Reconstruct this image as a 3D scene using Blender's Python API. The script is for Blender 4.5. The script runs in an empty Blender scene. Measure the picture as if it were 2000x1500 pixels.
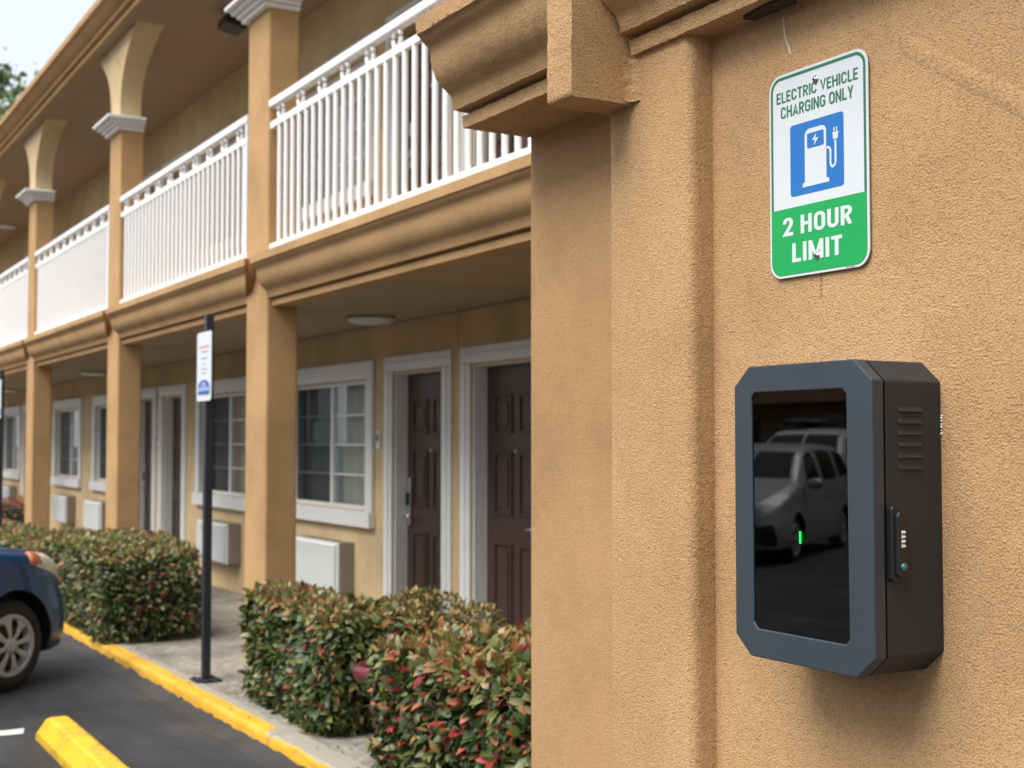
import bpy, bmesh, math, random
import numpy as np
from mathutils import Vector, Matrix, noise as mnoise
random.seed(7); rng = np.random.default_rng(11)
sc = bpy.context.scene
COL = sc.collection
R = math.radians

# ------------------------------------------------------------------ camera
CAM_H = 1.65
cam = bpy.data.cameras.new('camera'); camo = bpy.data.objects.new('camera', cam); COL.objects.link(camo)
cam.sensor_fit = 'HORIZONTAL'; cam.sensor_width = 36.0; cam.lens = 46.8
cam.clip_start = 0.05; cam.clip_end = 2000
camo.location = (0, 0, CAM_H)
camo.rotation_euler = (R(90 + 2.4666), 0, R(-29.9587))
cam.dof.use_dof = True; cam.dof.focus_distance = 2.75; cam.dof.aperture_fstop = 5.4
sc.camera = camo

# ------------------------------------------------------------------ world, sun, exposure
SUN_EL, SUN_AZ = 57.0, 263.0        # azimuth: direction the light comes from, degrees from +Y clockwise
w = bpy.data.worlds.new('World'); sc.world = w; w.use_nodes = True
nt = w.node_tree; nt.nodes.clear()
sky = nt.nodes.new('ShaderNodeTexSky'); sky.sky_type = 'NISHITA'; sky.sun_disc = False
sky.sun_elevation = R(SUN_EL); sky.sun_rotation = R(SUN_AZ); sky.air_density = 1.0; sky.dust_density = 4.0
b1 = nt.nodes.new('ShaderNodeBackground'); b1.inputs['Strength'].default_value = 0.03
nt.links.new(sky.outputs[0], b1.inputs[0])
b2 = nt.nodes.new('ShaderNodeBackground'); b2.inputs[0].default_value = (0.87, 0.94, 1.0, 1); b2.inputs[1].default_value = 0.57   # even overcast cloud
ad = nt.nodes.new('ShaderNodeAddShader'); nt.links.new(b1.outputs[0], ad.inputs[0]); nt.links.new(b2.outputs[0], ad.inputs[1])
wo = nt.nodes.new('ShaderNodeOutputWorld'); nt.links.new(ad.outputs[0], wo.inputs[0])
sl = bpy.data.lights.new('sun', 'SUN'); slo = bpy.data.objects.new('sun', sl); COL.objects.link(slo)
sl.energy = 2.9; sl.angle = R(46); sl.color = (1.0, 0.95, 0.87)
az, el = R(SUN_AZ), R(SUN_EL)
sd = Vector((math.sin(az) * math.cos(el), math.cos(az) * math.cos(el), math.sin(el)))
slo.rotation_euler = (-sd).to_track_quat('-Z', 'Y').to_euler(); slo.location = sd * 60
sc.view_settings.view_transform = 'Standard'; sc.view_settings.look = 'None'
sc.view_settings.exposure = 0.70; sc.view_settings.gamma = 1.0
try: sc.view_settings.use_curve_mapping = False
except Exception: pass
sc.cycles.max_bounces = 8; sc.cycles.transparent_max_bounces = 12
sc.cycles.use_denoising = True

# ------------------------------------------------------------------ materials
def nodes(name):
    m = bpy.data.materials.new(name); m.use_nodes = True
    t = m.node_tree; b = t.nodes['Principled BSDF']; return m, t, b
def N(t, typ, **kw):
    n = t.nodes.new(typ)
    for k, v in kw.items():
        if k in n.inputs: n.inputs[k].default_value = v
        else: setattr(n, k, v)
    return n
def ramp(t, fac, stops):
    r = t.nodes.new('ShaderNodeValToRGB'); e = r.color_ramp.elements
    while len(e) < len(stops): e.new(0.5)
    for i, (p, c) in enumerate(stops):
        e[i].position = p; e[i].color = (*c, 1) if len(c) == 3 else c
    t.links.new(fac, r.inputs[0]); return r.outputs[0]
def mixc(t, fac, a, b, mode='MIX'):
    n = t.nodes.new('ShaderNodeMix'); n.data_type = 'RGBA'; n.blend_type = mode
    if hasattr(fac, 'links'): t.links.new(fac, n.inputs[0])
    else: n.inputs[0].default_value = fac
    for i, v in ((6, a), (7, b)):
        if hasattr(v, 'links'): t.links.new(v, n.inputs[i])
        else: n.inputs[i].default_value = (*v, 1)
    return n.outputs[2]
def pos(t):
    return t.nodes.new('ShaderNodeNewGeometry').outputs['Position']
def tex(t, scale, detail=3.0, rough=0.55, vec=None, stretch=None):
    n = t.nodes.new('ShaderNodeTexNoise'); n.inputs['Scale'].default_value = scale
    n.inputs['Detail'].default_value = detail; n.inputs['Roughness'].default_value = rough
    v = vec if vec is not None else pos(t)
    if stretch:
        mp = t.nodes.new('ShaderNodeMapping'); mp.inputs['Scale'].default_value = stretch
        t.links.new(v, mp.inputs[0]); v = mp.outputs[0]
    t.links.new(v, n.inputs['Vector']); return n.outputs['Fac']
def bump(t, b, h, strength, dist):
    n = t.nodes.new('ShaderNodeBump'); n.inputs['Strength'].default_value = strength; n.inputs['Distance'].default_value = dist
    t.links.new(h, n.inputs['Height']); t.links.new(n.outputs[0], b.inputs['Normal'])
def math_(t, op, a, b=None):
    n = t.nodes.new('ShaderNodeMath'); n.operation = op
    for i, v in ((0, a), (1, b)):
        if v is None: continue
        if hasattr(v, 'links'): t.links.new(v, n.inputs[i])
        else: n.inputs[i].default_value = v
    return n.outputs[0]

def stucco(name, col, grain=1.0, strength=0.75, fine=150.0, dist=0.006):
    m, t, b = nodes(name)
    c = Vector(col)
    big = tex(t, 2.2, 4, 0.6)
    f = tex(t, fine, 3, 0.6)
    f2 = tex(t, fine * 0.45, 2, 0.5)
    h = math_(t, 'ADD', math_(t, 'MULTIPLY', f, 0.78), math_(t, 'MULTIPLY', f2, 0.34))
    base = ramp(t, big, [(0.30, tuple(c * 0.84)), (0.5, tuple(c)), (0.70, tuple(c * 1.10))])
    pit = ramp(t, h, [(0.40, (0.60, 0.54, 0.48)), (0.56, (1, 1, 1)), (0.72, (1.12, 1.12, 1.12))])
    colr = mixc(t, 0.75 * grain, base, pit, 'MULTIPLY')
    smear = ramp(t, tex(t, 5.5, 5, 0.65, stretch=(1, 1, 0.45)), [(0.60, (0, 0, 0)), (0.80, (1, 1, 1))])
    sm = t.nodes.new('ShaderNodeSeparateColor'); t.links.new(smear, sm.inputs[0])
    colr = mixc(t, math_(t, 'MULTIPLY', sm.outputs[0], 0.5), colr, tuple(c * 1.15 + Vector((0.03, 0.035, 0.04))))
    t.links.new(colr, b.inputs['Base Color'])
    b.inputs['Roughness'].default_value = 0.9; b.inputs['Specular IOR Level'].default_value = 0.2
    bump(t, b, h, strength, dist)
    return m
def paint(name, col, rough=0.5, var=0.08, vscale=6.0, bumpd=None, bscale=60, metallic=0.0, spec=0.5):
    m, t, b = nodes(name); c = Vector(col)
    n = tex(t, vscale, 4, 0.6)
    t.links.new(ramp(t, n, [(0.3, tuple(c * (1 - var))), (0.7, tuple(c * (1 + var)))]), b.inputs['Base Color'])
    b.inputs['Roughness'].default_value = rough; b.inputs['Metallic'].default_value = metallic
    b.inputs['Specular IOR Level'].default_value = spec
    if bumpd: bump(t, b, tex(t, bscale, 3), 0.5, bumpd)
    return m
TAN = (0.50, 0.310, 0.150)
M = {}
M['wing'] = stucco('wing_stucco', (0.560, 0.350, 0.178), 1.0, 1.0, 215.0, 0.0065)
M['pier'] = stucco('pier_stucco', (0.485, 0.295, 0.145), 0.9, 0.8, 260.0, 0.005)
M['tan'] = stucco('tan_stucco', TAN, 0.6, 0.4, 130.0, 0.004)
M['cream'] = stucco('cream_stucco', (0.60, 0.455, 0.265), 0.5, 0.3, 130.0, 0.003)
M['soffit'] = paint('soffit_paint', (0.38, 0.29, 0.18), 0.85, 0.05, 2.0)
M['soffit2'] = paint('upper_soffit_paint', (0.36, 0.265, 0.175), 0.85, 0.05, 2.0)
M['white'] = paint('white_trim_paint', (0.76, 0.77, 0.76), 0.45, 0.04, 5.0)
M['rail'] = paint('white_rail_paint', (0.86, 0.86, 0.87), 0.7, 0.02, 8.0, spec=0.2)
M['door'] = paint('brown_door_paint', (0.062, 0.034, 0.028), 0.42, 0.10, 9.0, 0.0006, 90)
M['chrome'] = paint('satin_metal', (0.62, 0.61, 0.59), 0.28, 0.05, 20, metallic=1.0)
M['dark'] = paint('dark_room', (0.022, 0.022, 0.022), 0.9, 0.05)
M['curtain'] = paint('sheer_curtain', (0.70, 0.70, 0.67), 0.9, 0.08, 4)
M['drape'] = paint('grey_drape', (0.30, 0.30, 0.29), 0.9, 0.08, 4)
M['black'] = paint('black_plastic', (0.012, 0.012, 0.013), 0.45, 0.1)
M['post'] = paint('dark_post_paint', (0.022, 0.026, 0.034), 0.45, 0.15, 15)
M['signwhite'] = paint('sign_white', (0.67, 0.72, 0.755), 0.4, 0.02, 6)
M['sgreen'] = paint('sign_green', (0.004, 0.37, 0.085), 0.35, 0.03, 6)
M['sgreen_dark'] = paint('sign_text_green', (0.022, 0.165, 0.080), 0.4, 0.04, 6)
M['sblue'] = paint('sign_blue', (0.010, 0.165, 0.53), 0.35, 0.04, 6)
M['box_front'] = paint('box_door_coating', (0.034, 0.046, 0.059), 0.55, 0.05, 7, 0.0003, 500)
M['box_body'] = paint('box_body_coating', (0.020, 0.022, 0.027), 0.6, 0.05, 7, 0.0003, 500)
M['yellow'] = None
M['lamp'] = paint('lamp_diffuser', (0.72, 0.72, 0.74), 0.35, 0.03)
M['acwhite'] = paint('ac_white', (0.74, 0.76, 0.76), 0.5, 0.03)
M['acbeige'] = paint('ac_side', (0.26, 0.23, 0.19), 0.6, 0.06)
M['maroon'] = paint('maroon_glaze', (0.13, 0.022, 0.032), 0.3, 0.15, 10)
M['soil'] = paint('soil', (0.05, 0.035, 0.024), 0.95, 0.3, 25, 0.01, 40)
M['twig'] = paint('twig_bark', (0.055, 0.038, 0.026), 0.9, 0.3, 30)
M['core'] = paint('dark_core_fill', (0.020, 0.022, 0.013), 1.0, 0.4, 20)
M['tyre'] = paint('tyre_rubber', (0.014, 0.014, 0.015), 0.8, 0.2, 30)
M['hub'] = paint('hubcap_silver', (0.40, 0.40, 0.41), 0.42, 0.06, 12, metallic=0.25)
M['carglass'] = paint('car_glass', (0.012, 0.016, 0.016), 0.05, 0.05, spec=0.6)
M['lens'] = paint('headlamp_lens', (0.66, 0.65, 0.54), 0.3, 0.12, 14)
M['amber'] = paint('amber_lens', (0.50, 0.17, 0.07), 0.25, 0.1, 20)
M['concrete'] = None
M['vanlens'] = paint('clear_headlamp', (0.85, 0.85, 0.82), 0.15, 0.3, 9)

def carpaint(name, col, flake=0.3):
    m, t, b = nodes(name)
    b.inputs['Base Color'].default_value = (*col, 1); b.inputs['Metallic'].default_value = flake
    b.inputs['Roughness'].default_value = 0.35
    b.inputs['Coat Weight'].default_value = 0.35; b.inputs['Specular IOR Level'].default_value = 0.3; b.inputs['Coat Roughness'].default_value = 0.06
    n = tex(t, 3.0, 3)
    t.links.new(ramp(t, n, [(0.3, tuple(Vector(col) * 0.93)), (0.7, tuple(Vector(col) * 1.05))]), b.inputs['Base Color'])
    return m
M['bluecar'] = carpaint('blue_car_paint', (0.003, 0.046, 0.135), 0.0)
M['silvercar'] = carpaint('silver_car_paint', (0.42, 0.43, 0.44), 0.4)
M['whitecar'] = carpaint('white_car_paint', (0.80, 0.80, 0.80), 0.0)

def glass(name, tint, ior=1.5, rough=0.005):
    m, t, b = nodes(name); t.nodes.remove(b)
    tr = N(t, 'ShaderNodeBsdfTransparent'); tr.inputs[0].default_value = (*tint, 1)
    gl = N(t, 'ShaderNodeBsdfGlossy'); gl.inputs['Roughness'].default_value = rough; gl.inputs['Color'].default_value = (1, 1, 1, 1)
    fr = N(t, 'ShaderNodeFresnel'); fr.inputs['IOR'].default_value = ior
    mx = N(t, 'ShaderNodeMixShader'); t.links.new(fr.outputs[0], mx.inputs[0]); t.links.new(tr.outputs[0], mx.inputs[1]); t.links.new(gl.outputs[0], mx.inputs[2])
    t.links.new(mx.outputs[0], t.nodes['Material Output'].inputs[0]); return m
M['pane'] = glass('window_glass', (0.86, 0.90, 0.88), 1.5)
M['boxpane'] = glass('tinted_box_glass', (0.16, 0.20, 0.19), 1.64)
M['screen'] = glass('insect_screen', (0.46, 0.47, 0.48), 1.05, 0.5)
mm, t, b = nodes('green_led'); b.inputs['Emission Color'].default_value = (0.02, 1.0, 0.10, 1); b.inputs['Emission Strength'].default_value = 9; M['led'] = mm

# asphalt
mm, t, b = nodes('asphalt'); 
n1 = tex(t, 0.9, 5, 0.6); n2 = tex(t, 90, 3, 0.7); n3 = tex(t, 4.0, 4, 0.6, stretch=(1, 0.25, 1))
c1 = ramp(t, n1, [(0.3, (0.028, 0.028, 0.030)), (0.55, (0.041, 0.041, 0.043)), (0.75, (0.060, 0.060, 0.061))])
c2 = mixc(t, 0.55, c1, ramp(t, n2, [(0.3, (0.5, 0.5, 0.5)), (0.7, (1.35, 1.35, 1.35))]), 'MULTIPLY')
c3 = mixc(t, 0.8, c2, ramp(t, n3, [(0.35, (0.68, 0.68, 0.69)), (0.7, (1.45, 1.44, 1.42))]), 'MULTIPLY')
c3 = mixc(t, 0.7, c3, ramp(t, tex(t, 0.45, 6, 0.7), [(0.36, (0.6, 0.6, 0.6)), (0.5, (1, 1, 1)), (0.66, (1.25, 1.25, 1.24))]), 'MULTIPLY')
t.links.new(c3, b.inputs['Base Color']); b.inputs['Roughness'].default_value = 0.85; bump(t, b, n2, 0.6, 0.006); M['asphalt'] = mm
# concrete
mm, t, b = nodes('concrete_pavement')
n1 = tex(t, 2.0, 5, 0.65); n2 = tex(t, 110, 3, 0.7); n3 = tex(t, 12, 4, 0.7)
c1 = ramp(t, n1, [(0.3, (0.18, 0.165, 0.145)), (0.5, (0.27, 0.25, 0.215)), (0.72, (0.37, 0.35, 0.31))])
c1 = mixc(t, 0.5, c1, ramp(t, n2, [(0.3, (0.6, 0.6, 0.6)), (0.65, (1.2, 1.2, 1.2))]), 'MULTIPLY')
c1 = mixc(t, 0.7, c1, ramp(t, n3, [(0.38, (0.62, 0.60, 0.57)), (0.6, (1.12, 1.12, 1.12))]), 'MULTIPLY')
c1 = mixc(t, 0.5, c1, ramp(t, tex(t, 45, 2, 0.6), [(0.35, (0.6, 0.58, 0.55)), (0.65, (1.2, 1.2, 1.2))]), 'MULTIPLY')
t.links.new(c1, b.inputs['Base Color']); b.inputs['Roughness'].default_value = 0.9; bump(t, b, n2, 0.5, 0.004); M['concrete'] = mm
# yellow kerb paint over concrete, worn
def yellow(name, wear, kerbtop=False, k=(1, 1, 1)):
    mm, t, b = nodes(name)
    n1 = tex(t, 3.5, 6, 0.7); n2 = tex(t, 100, 3, 0.7); n3 = tex(t, 22, 5, 0.75)
    y = ramp(t, n1, [(0.3, (0.60 * k[0], 0.30 * k[1], 0.012)), (0.55, (0.72 * k[0], 0.405 * k[1], 0.020)), (0.75, (0.76 * k[0], 0.46 * k[1], 0.05))])
    y = mixc(t, 0.45, y, ramp(t, n2, [(0.3, (0.65, 0.62, 0.55)), (0.6, (1.08, 1.08, 1.08))]), 'MULTIPLY')
    msk = ramp(t, n3, [(wear, (0, 0, 0)), (wear + 0.10, (1, 1, 1))])
    s = t.nodes.new('ShaderNodeSeparateColor'); t.links.new(msk, s.inputs[0])
    y = mixc(t, math_(t, 'MULTIPLY', s.outputs[0], 0.55), y, (0.30, 0.25, 0.17))
    scf = ramp(t, tex(t, 6.5, 6, 0.75, stretch=(1, .5, 1)), [(0.57 if kerbtop else 0.51, (0, 0, 0)), (0.70 if kerbtop else 0.62, (1, 1, 1))]); s2 = t.nodes.new('ShaderNodeSeparateColor'); t.links.new(scf, s2.inputs[0])
    y = mixc(t, math_(t, 'MULTIPLY', s2.outputs[0], 0.5), y, (0.16, 0.12, 0.07))
    if kerbtop:
        sp = t.nodes.new('ShaderNodeSeparateXYZ'); t.links.new(pos(t), sp.inputs[0])
        d = math_(t, 'SUBTRACT', sp.outputs[0], math_(t, 'SUBTRACT', 2.455 + .0115 * 7.5, math_(t, 'MULTIPLY', sp.outputs[1], .0115)))
        mr = t.nodes.new('ShaderNodeMapRange'); mr.inputs[1].default_value = 6.95; mr.inputs[2].default_value = 7.05; mr.inputs[3].default_value = .022; mr.inputs[4].default_value = .105; t.links.new(sp.outputs[1], mr.inputs[0])
        lim = math_(t, 'ADD', mr.outputs[0], math_(t, 'MULTIPLY', math_(t, 'SUBTRACT', tex(t, 9, 5, .7), .5), .09))
        ov = math_(t, 'GREATER_THAN', d, lim)
        y = mixc(t, ov, y, mixc(t, 0.6, (0.34, 0.31, 0.26), ramp(t, n2, [(0.3, (0.5, 0.5, 0.5)), (0.65, (1.3, 1.3, 1.3))]), 'MULTIPLY'))
    t.links.new(y, b.inputs['Base Color']); b.inputs['Roughness'].default_value = 0.7; bump(t, b, n2, 0.5, 0.004); return mm
M['yellow'] = yellow('kerb_yellow', 0.54, True); M['yellowstop'] = yellow('wheel_stop_yellow', 0.56, False, (1.04, 1.2, 1))
M['roadwhite'] = paint('road_white', (0.62, 0.62, 0.60), 0.8, 0.2, 14)
# leaves : colour comes from a per-leaf colour attribute
def leafmat(name, rough=0.38):
    mm, t, b = nodes(name)
    a = t.nodes.new('ShaderNodeAttribute'); a.attribute_name = 'Col'
    t.links.new(a.outputs['Color'], b.inputs['Base Color'])
    b.inputs['Roughness'].default_value = rough
    tl = N(t, 'ShaderNodeBsdfTranslucent'); t.links.new(a.outputs['Color'], tl.inputs[0])
    mx = N(t, 'ShaderNodeMixShader'); mx.inputs[0].default_value = 0.30
    t.links.new(b.outputs[0], mx.inputs[1]); t.links.new(tl.outputs[0], mx.inputs[2])
    t.links.new(mx.outputs[0], t.nodes['Material Output'].inputs[0]); return mm
M['leaf'] = leafmat('leaf')

# ------------------------------------------------------------------ builders
class MB:
    def __init__(s): s.v = []; s.f = []
    def add(s, vs, fs):
        o = len(s.v); s.v += [tuple(p) for p in vs]; s.f += [tuple(i + o for i in f) for f in fs]; return s
    def box(s, x0, x1, y0, y1, z0, z1):
        v = [(x0, y0, z0), (x1, y0, z0), (x1, y1, z0), (x0, y1, z0), (x0, y0, z1), (x1, y0, z1), (x1, y1, z1), (x0, y1, z1)]
        return s.add(v, [(0, 3, 2, 1), (4, 5, 6, 7), (0, 1, 5, 4), (1, 2, 6, 5), (2, 3, 7, 6), (3, 0, 4, 7)])
    def prism(s, poly, axis, a, b):
        """poly: 2-D points; axis 'x': (y,z), 'y': (x,z), 'z': (x,y)"""
        def P(p, t): return {'x': (t, p[0], p[1]), 'y': (p[0], t, p[1]), 'z': (p[0], p[1], t)}[axis]
        n = len(poly)
        return s.add([P(p, a) for p in poly] + [P(p, b) for p in poly],
                     [tuple(range(n)), tuple(range(2 * n - 1, n - 1, -1))] + [(i, n + i, n + (i + 1) % n, (i + 1) % n) for i in range(n)])
    def tube(s, pts, r, n=8, closed=False):
        pts = [Vector(p) for p in pts]; rings = []
        m = len(pts)
        for i, p in enumerate(pts):
            if closed: d = pts[(i + 1) % m] - pts[i - 1]
            else: d = pts[min(i + 1, m - 1)] - pts[max(i - 1, 0)]
            d.normalize(); u = d.orthogonal() if abs(d.z) < 0.99 else Vector((1, 0, 0))
            if abs(d.z) < 0.99: u = d.cross(Vector((0, 0, 1)))
            u.normalize(); w_ = d.cross(u)
            rr = r[i] if isinstance(r, (list, tuple)) else r
            rings.append([p + (u * math.cos(2 * math.pi * k / n) + w_ * math.sin(2 * math.pi * k / n)) * rr for k in range(n)])
        vs = [q for g in rings for q in g]; fs = []
        for i in range(m if closed else m - 1):
            j = (i + 1) % m
            for k in range(n):
                fs.append((i * n + k, i * n + (k + 1) % n, j * n + (k + 1) % n, j * n + k))
        if not closed: fs += [tuple(range(n - 1, -1, -1)), tuple((m - 1) * n + k for k in range(n))]
        return s.add(vs, fs)
    def lathe(s, prof, n=32, c=(0, 0, 0), axis='z'):
        vs = []; fs = []; m = len(prof)
        for (r, h) in prof:
            for k in range(n):
                a = 2 * math.pi * k / n; x, y = r * math.cos(a), r * math.sin(a)
                p = {'z': (x, y, h), 'y': (x, h, y), 'x': (h, x, y)}[axis]
                vs.append((c[0] + p[0], c[1] + p[1], c[2] + p[2]))
        for i in range(m - 1):
            for k in range(n): fs.append((i * n + k, i * n + (k + 1) % n, (i + 1) * n + (k + 1) % n, (i + 1) * n + k))
        return s.add(vs, fs)
    def mesh(s, name, mat, off=(0, 0, 0), fix=True):
        me = bpy.data.meshes.new(name)
        me.from_pydata([(p[0] - off[0], p[1] - off[1], p[2] - off[2]) for p in s.v], [], s.f)
        if fix:
            bm = bmesh.new(); bm.from_mesh(me); bmesh.ops.recalc_face_normals(bm, faces=bm.faces); bm.to_mesh(me); bm.free()
        if mat: me.materials.append(M[mat] if isinstance(mat, str) else mat)
        return me

ORG = {}
def origin(o):
    return ORG.get(o.name, (0, 0, 0)) if o else (0, 0, 0)
def link(name, me, parent=None, loc=None):
    o = bpy.data.objects.new(name, me); COL.objects.link(o)
    if parent is not None: o.parent = parent
    if loc is not None: o.location = loc
    return o
def tag(o, label=None, cat=None, group=None, kind=None):
    for k, v in (('label', label), ('category', cat), ('group', group), ('kind', kind)):
        if v: o[k] = v
    return o
def thing(name, label, cat, loc=(0, 0, 0), rz=0.0, group=None):
    o = bpy.data.objects.new(name, None); COL.objects.link(o); o.empty_display_size = 0.1
    o.location = loc; o.rotation_euler = (0, 0, rz); ORG[o.name] = tuple(loc)
    return tag(o, label, cat, group)
def part(name, mb, mat, parent, smooth=False, bevel=0.0, seg=2, local=False):
    """a mesh part; coordinates are world ones unless local; sits under parent"""
    off = (0, 0, 0) if local else origin(parent)
    me = mb.mesh(name, mat, off)
    if smooth:
        for p in me.polygons: p.use_smooth = True
    o = link(name, me, parent); ORG[o.name] = off
    if bevel:
        m = o.modifiers.new('bevel', 'BEVEL'); m.width = bevel; m.segments = seg; m.limit_method = 'ANGLE'; m.angle_limit = R(40)
    return o
def facing(o):
    for p in o.data.polygons:
        if p.normal.x > 0: p.flip()
    return o
def solo(name, mb, mat, label, cat, **kw):
    g = kw.pop('group', None); o = part(name, mb, mat, None, **kw); return tag(o, label, cat, g)
def copytree(o, parent=None):
    c = o.copy(); COL.objects.link(c); c.parent = parent
    for ch in list(o.children): copytree(ch, c)
    return c
def autosmooth(me, ang=35):
    for p in me.polygons: p.use_smooth = True
    try: me.set_sharp_from_angle(angle=R(ang))
    except Exception: pass

# ------------------------------------------------------------------ the setting: ground, road, pavement, kerb
KX = lambda y: 2.455 - 0.0115 * (y - 7.5)      # kerb face line, slightly off parallel to the building
g = MB()
g.add([(-400, -400, 0), (400, -400, 0), (400, 400, 0), (-400, 400, 0)], [(0, 1, 2, 3)])
tag(part('parking_lot', g, 'asphalt', None), kind='structure')
# pavement slabs with recessed joints, between kerb and building
pav = MB(); y0, y1 = 3.65, 34.0
pav.add([(KX(y0) + .16, y0, .066), (KX(y1) + .16, y1, .066), (4.62, y1, .066), (4.62, y0, .066)], [(0, 3, 2, 1)])
pavement = tag(part('pavement', pav, 'concrete', None), kind='structure')
cuts = [3.66, 4.7, 6.05, 7.45, 8.95, 10.3, 11.4, 12.9, 14.4, 15.9, 17.4, 19.4, 21.4, 23.4, 25.4, 27.4]
rows = [(None, 3.10), (3.105, 4.49)]
for a, b_ in zip(cuts[:-1], cuts[1:]):
    for (xa, xb) in rows:
        s = MB(); j = .006
        xa0 = KX(a) + .168 if xa is None else xa; xa1 = KX(b_) + .168 if xa is None else xa
        dz = random.uniform(-.002, .002)
        poly = [(xa0, a + j), (xa1, b_ - j), (xb - j, b_ - j), (xb - j, a + j)]
        s.prism(poly, 'z', .03, .08 + dz)
        part('paving_slab', s, 'concrete', pavement, bevel=.005, seg=1)
# kerb stones: yellow face and worn top
kerb = bpy.data.objects.new('kerb', None); COL.objects.link(kerb); tag(kerb, kind='structure'); ORG[kerb.name] = (0, 0, 0)
ky = [3.66, 5.2, 6.9, 8.62, 10.35, 12.1, 13.9, 15.7, 17.5, 19.5, 22.5, 26.0, 30.0]
for a, b_ in zip(ky[:-1], ky[1:]):
    s = MB(); n = max(4, int((b_ - a) / .06)); rows_ = []
    prof = [(0.0, -.02), (0.004, .03), (0.008, .055), (0.015, .070), (0.035, .080), (0.10, .083), (0.163, .082), (0.163, -.02)]
    for i in range(n + 1):
        y = a + .004 + (b_ - a - .008) * i / n; x = KX(y)
        rows_.append([(x + px_ + .004 * mnoise.noise((y * 6, k * .7, 3.1)) * (k in (1, 2, 3, 4)), y, pz + .004 * mnoise.noise((y * 5, k * .5, 9.))) for k, (px_, pz) in enumerate(prof)])
    m = len(prof); vs = [p for r_ in rows_ for p in r_]
    fs = [(i * m + k, i * m + k + 1, (i + 1) * m + k + 1, (i + 1) * m + k) for i in range(n) for k in range(m - 1)]
    s.add(vs, fs + [tuple(range(m)), tuple(n * m + k for k in range(m - 1, -1, -1))])
    part('kerb_stone', s, 'yellow', kerb, smooth=False)
# ragged asphalt lip against the kerb
lip = MB(); n = 300; vs = []
for i in range(n + 1):
    y = 3.66 + 20 * i / n; x = KX(y)
    d = .035 + .03 * mnoise.noise((y * 3.3, 0, 0)) + .022 * mnoise.noise((y * 11, 2, 0)) 
    hz = .008 + .026 * mnoise.noise((y * 4.1, 5, 0)) + .022 * mnoise.noise((y * 12, 7, 0))
    vs += [(x - .12 - d, y, .002), (x - .05, y, .005 + max(hz, 0) * .4), (x + .012, y, .012 + max(hz, 0))]
lip.add(vs, [(i * 3 + k, i * 3 + k + 1, i * 3 + 4 + k, i * 3 + 3 + k) for i in range(n) for k in (0, 1)])
tag(part('asphalt_edge', lip, 'asphalt', None, smooth=True), kind='structure')
# painted stall line
ln = MB(); ln.add([(-3.6, 7.95, .004), (1.40, 7.95, .004), (1.43, 8.09, .004), (-3.6, 8.09, .004)], [(0, 1, 2, 3)])
tag(part('stall_marking', ln, 'roadwhite', None), kind='structure')
ln = MB(); ln.add([(-3.6, 5.3, .004), (1.40, 5.3, .004), (1.40, 5.40, .004), (-3.6, 5.40, .004)], [(0, 1, 2, 3)])
tag(part('stall_marking', ln, 'roadwhite', None), kind='structure')

# ------------------------------------------------------------------ the motel wing in the background
W = 4.5            # plane of the room wall
SOF, SLAB, SOF2 = 2.598, 2.945, 5.644
YA, YB = 3.66, 33.0
B = thing('motel_building', 'long two storey tan stucco motel with white balcony railings and brown doors', 'building', (W, 8, 0))
PER = 8.09
doors = [(a + PER * k, b_ + PER * k) for k in (0, 1, 2) for a, b_ in ((7.52, 8.38), (8.83, 9.70))]
wins = [(a + PER * k, b_ + PER * k) for k in (0, 1, 2) for a, b_ in ((10.20, 12.00), (13.07, 14.87))]
DZ = 2.75
def wall_with(openings, z0, z1, name, mat):
    ys = sorted({YA, YB, *[o[0] for o in openings], *[o[1] for o in openings]})
    s = MB()
    for a, b_ in zip(ys[:-1], ys[1:]):
        zs = [(z0, z1)]
        for (oa, ob, za, zb) in openings:
            if oa <= a + 1e-6 and ob >= b_ - 1e-6:
                zs = [(z0, za), (zb, z1)]
        for za, zb in zs:
            if zb - za > .001: s.box(W, W + .14, a, b_, za, zb)
    return part(name, s, mat, B)
op1 = [(a, b_, .066, 2.19) for a, b_ in doors] + [(a, b_, 1.07, 2.17) for a, b_ in wins]
op2 = [(a, b_, SLAB, 2.19 + DZ) for a, b_ in doors] + [(a, b_, 1.07 + DZ, 2.17 + DZ) for a, b_ in wins]
wall_with(op1, .04, SOF, 'wall', 'cream')
wall_with(op2, SLAB - .02, SOF2, 'wall', 'cream')
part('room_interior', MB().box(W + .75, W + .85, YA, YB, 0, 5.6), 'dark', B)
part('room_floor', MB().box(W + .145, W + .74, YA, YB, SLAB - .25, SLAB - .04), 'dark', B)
part('stucco_reveal', MB().box(W - .012, W - .001, 8.585, 8.60, 2.34, SOF - .003), 'cream', B)

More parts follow.
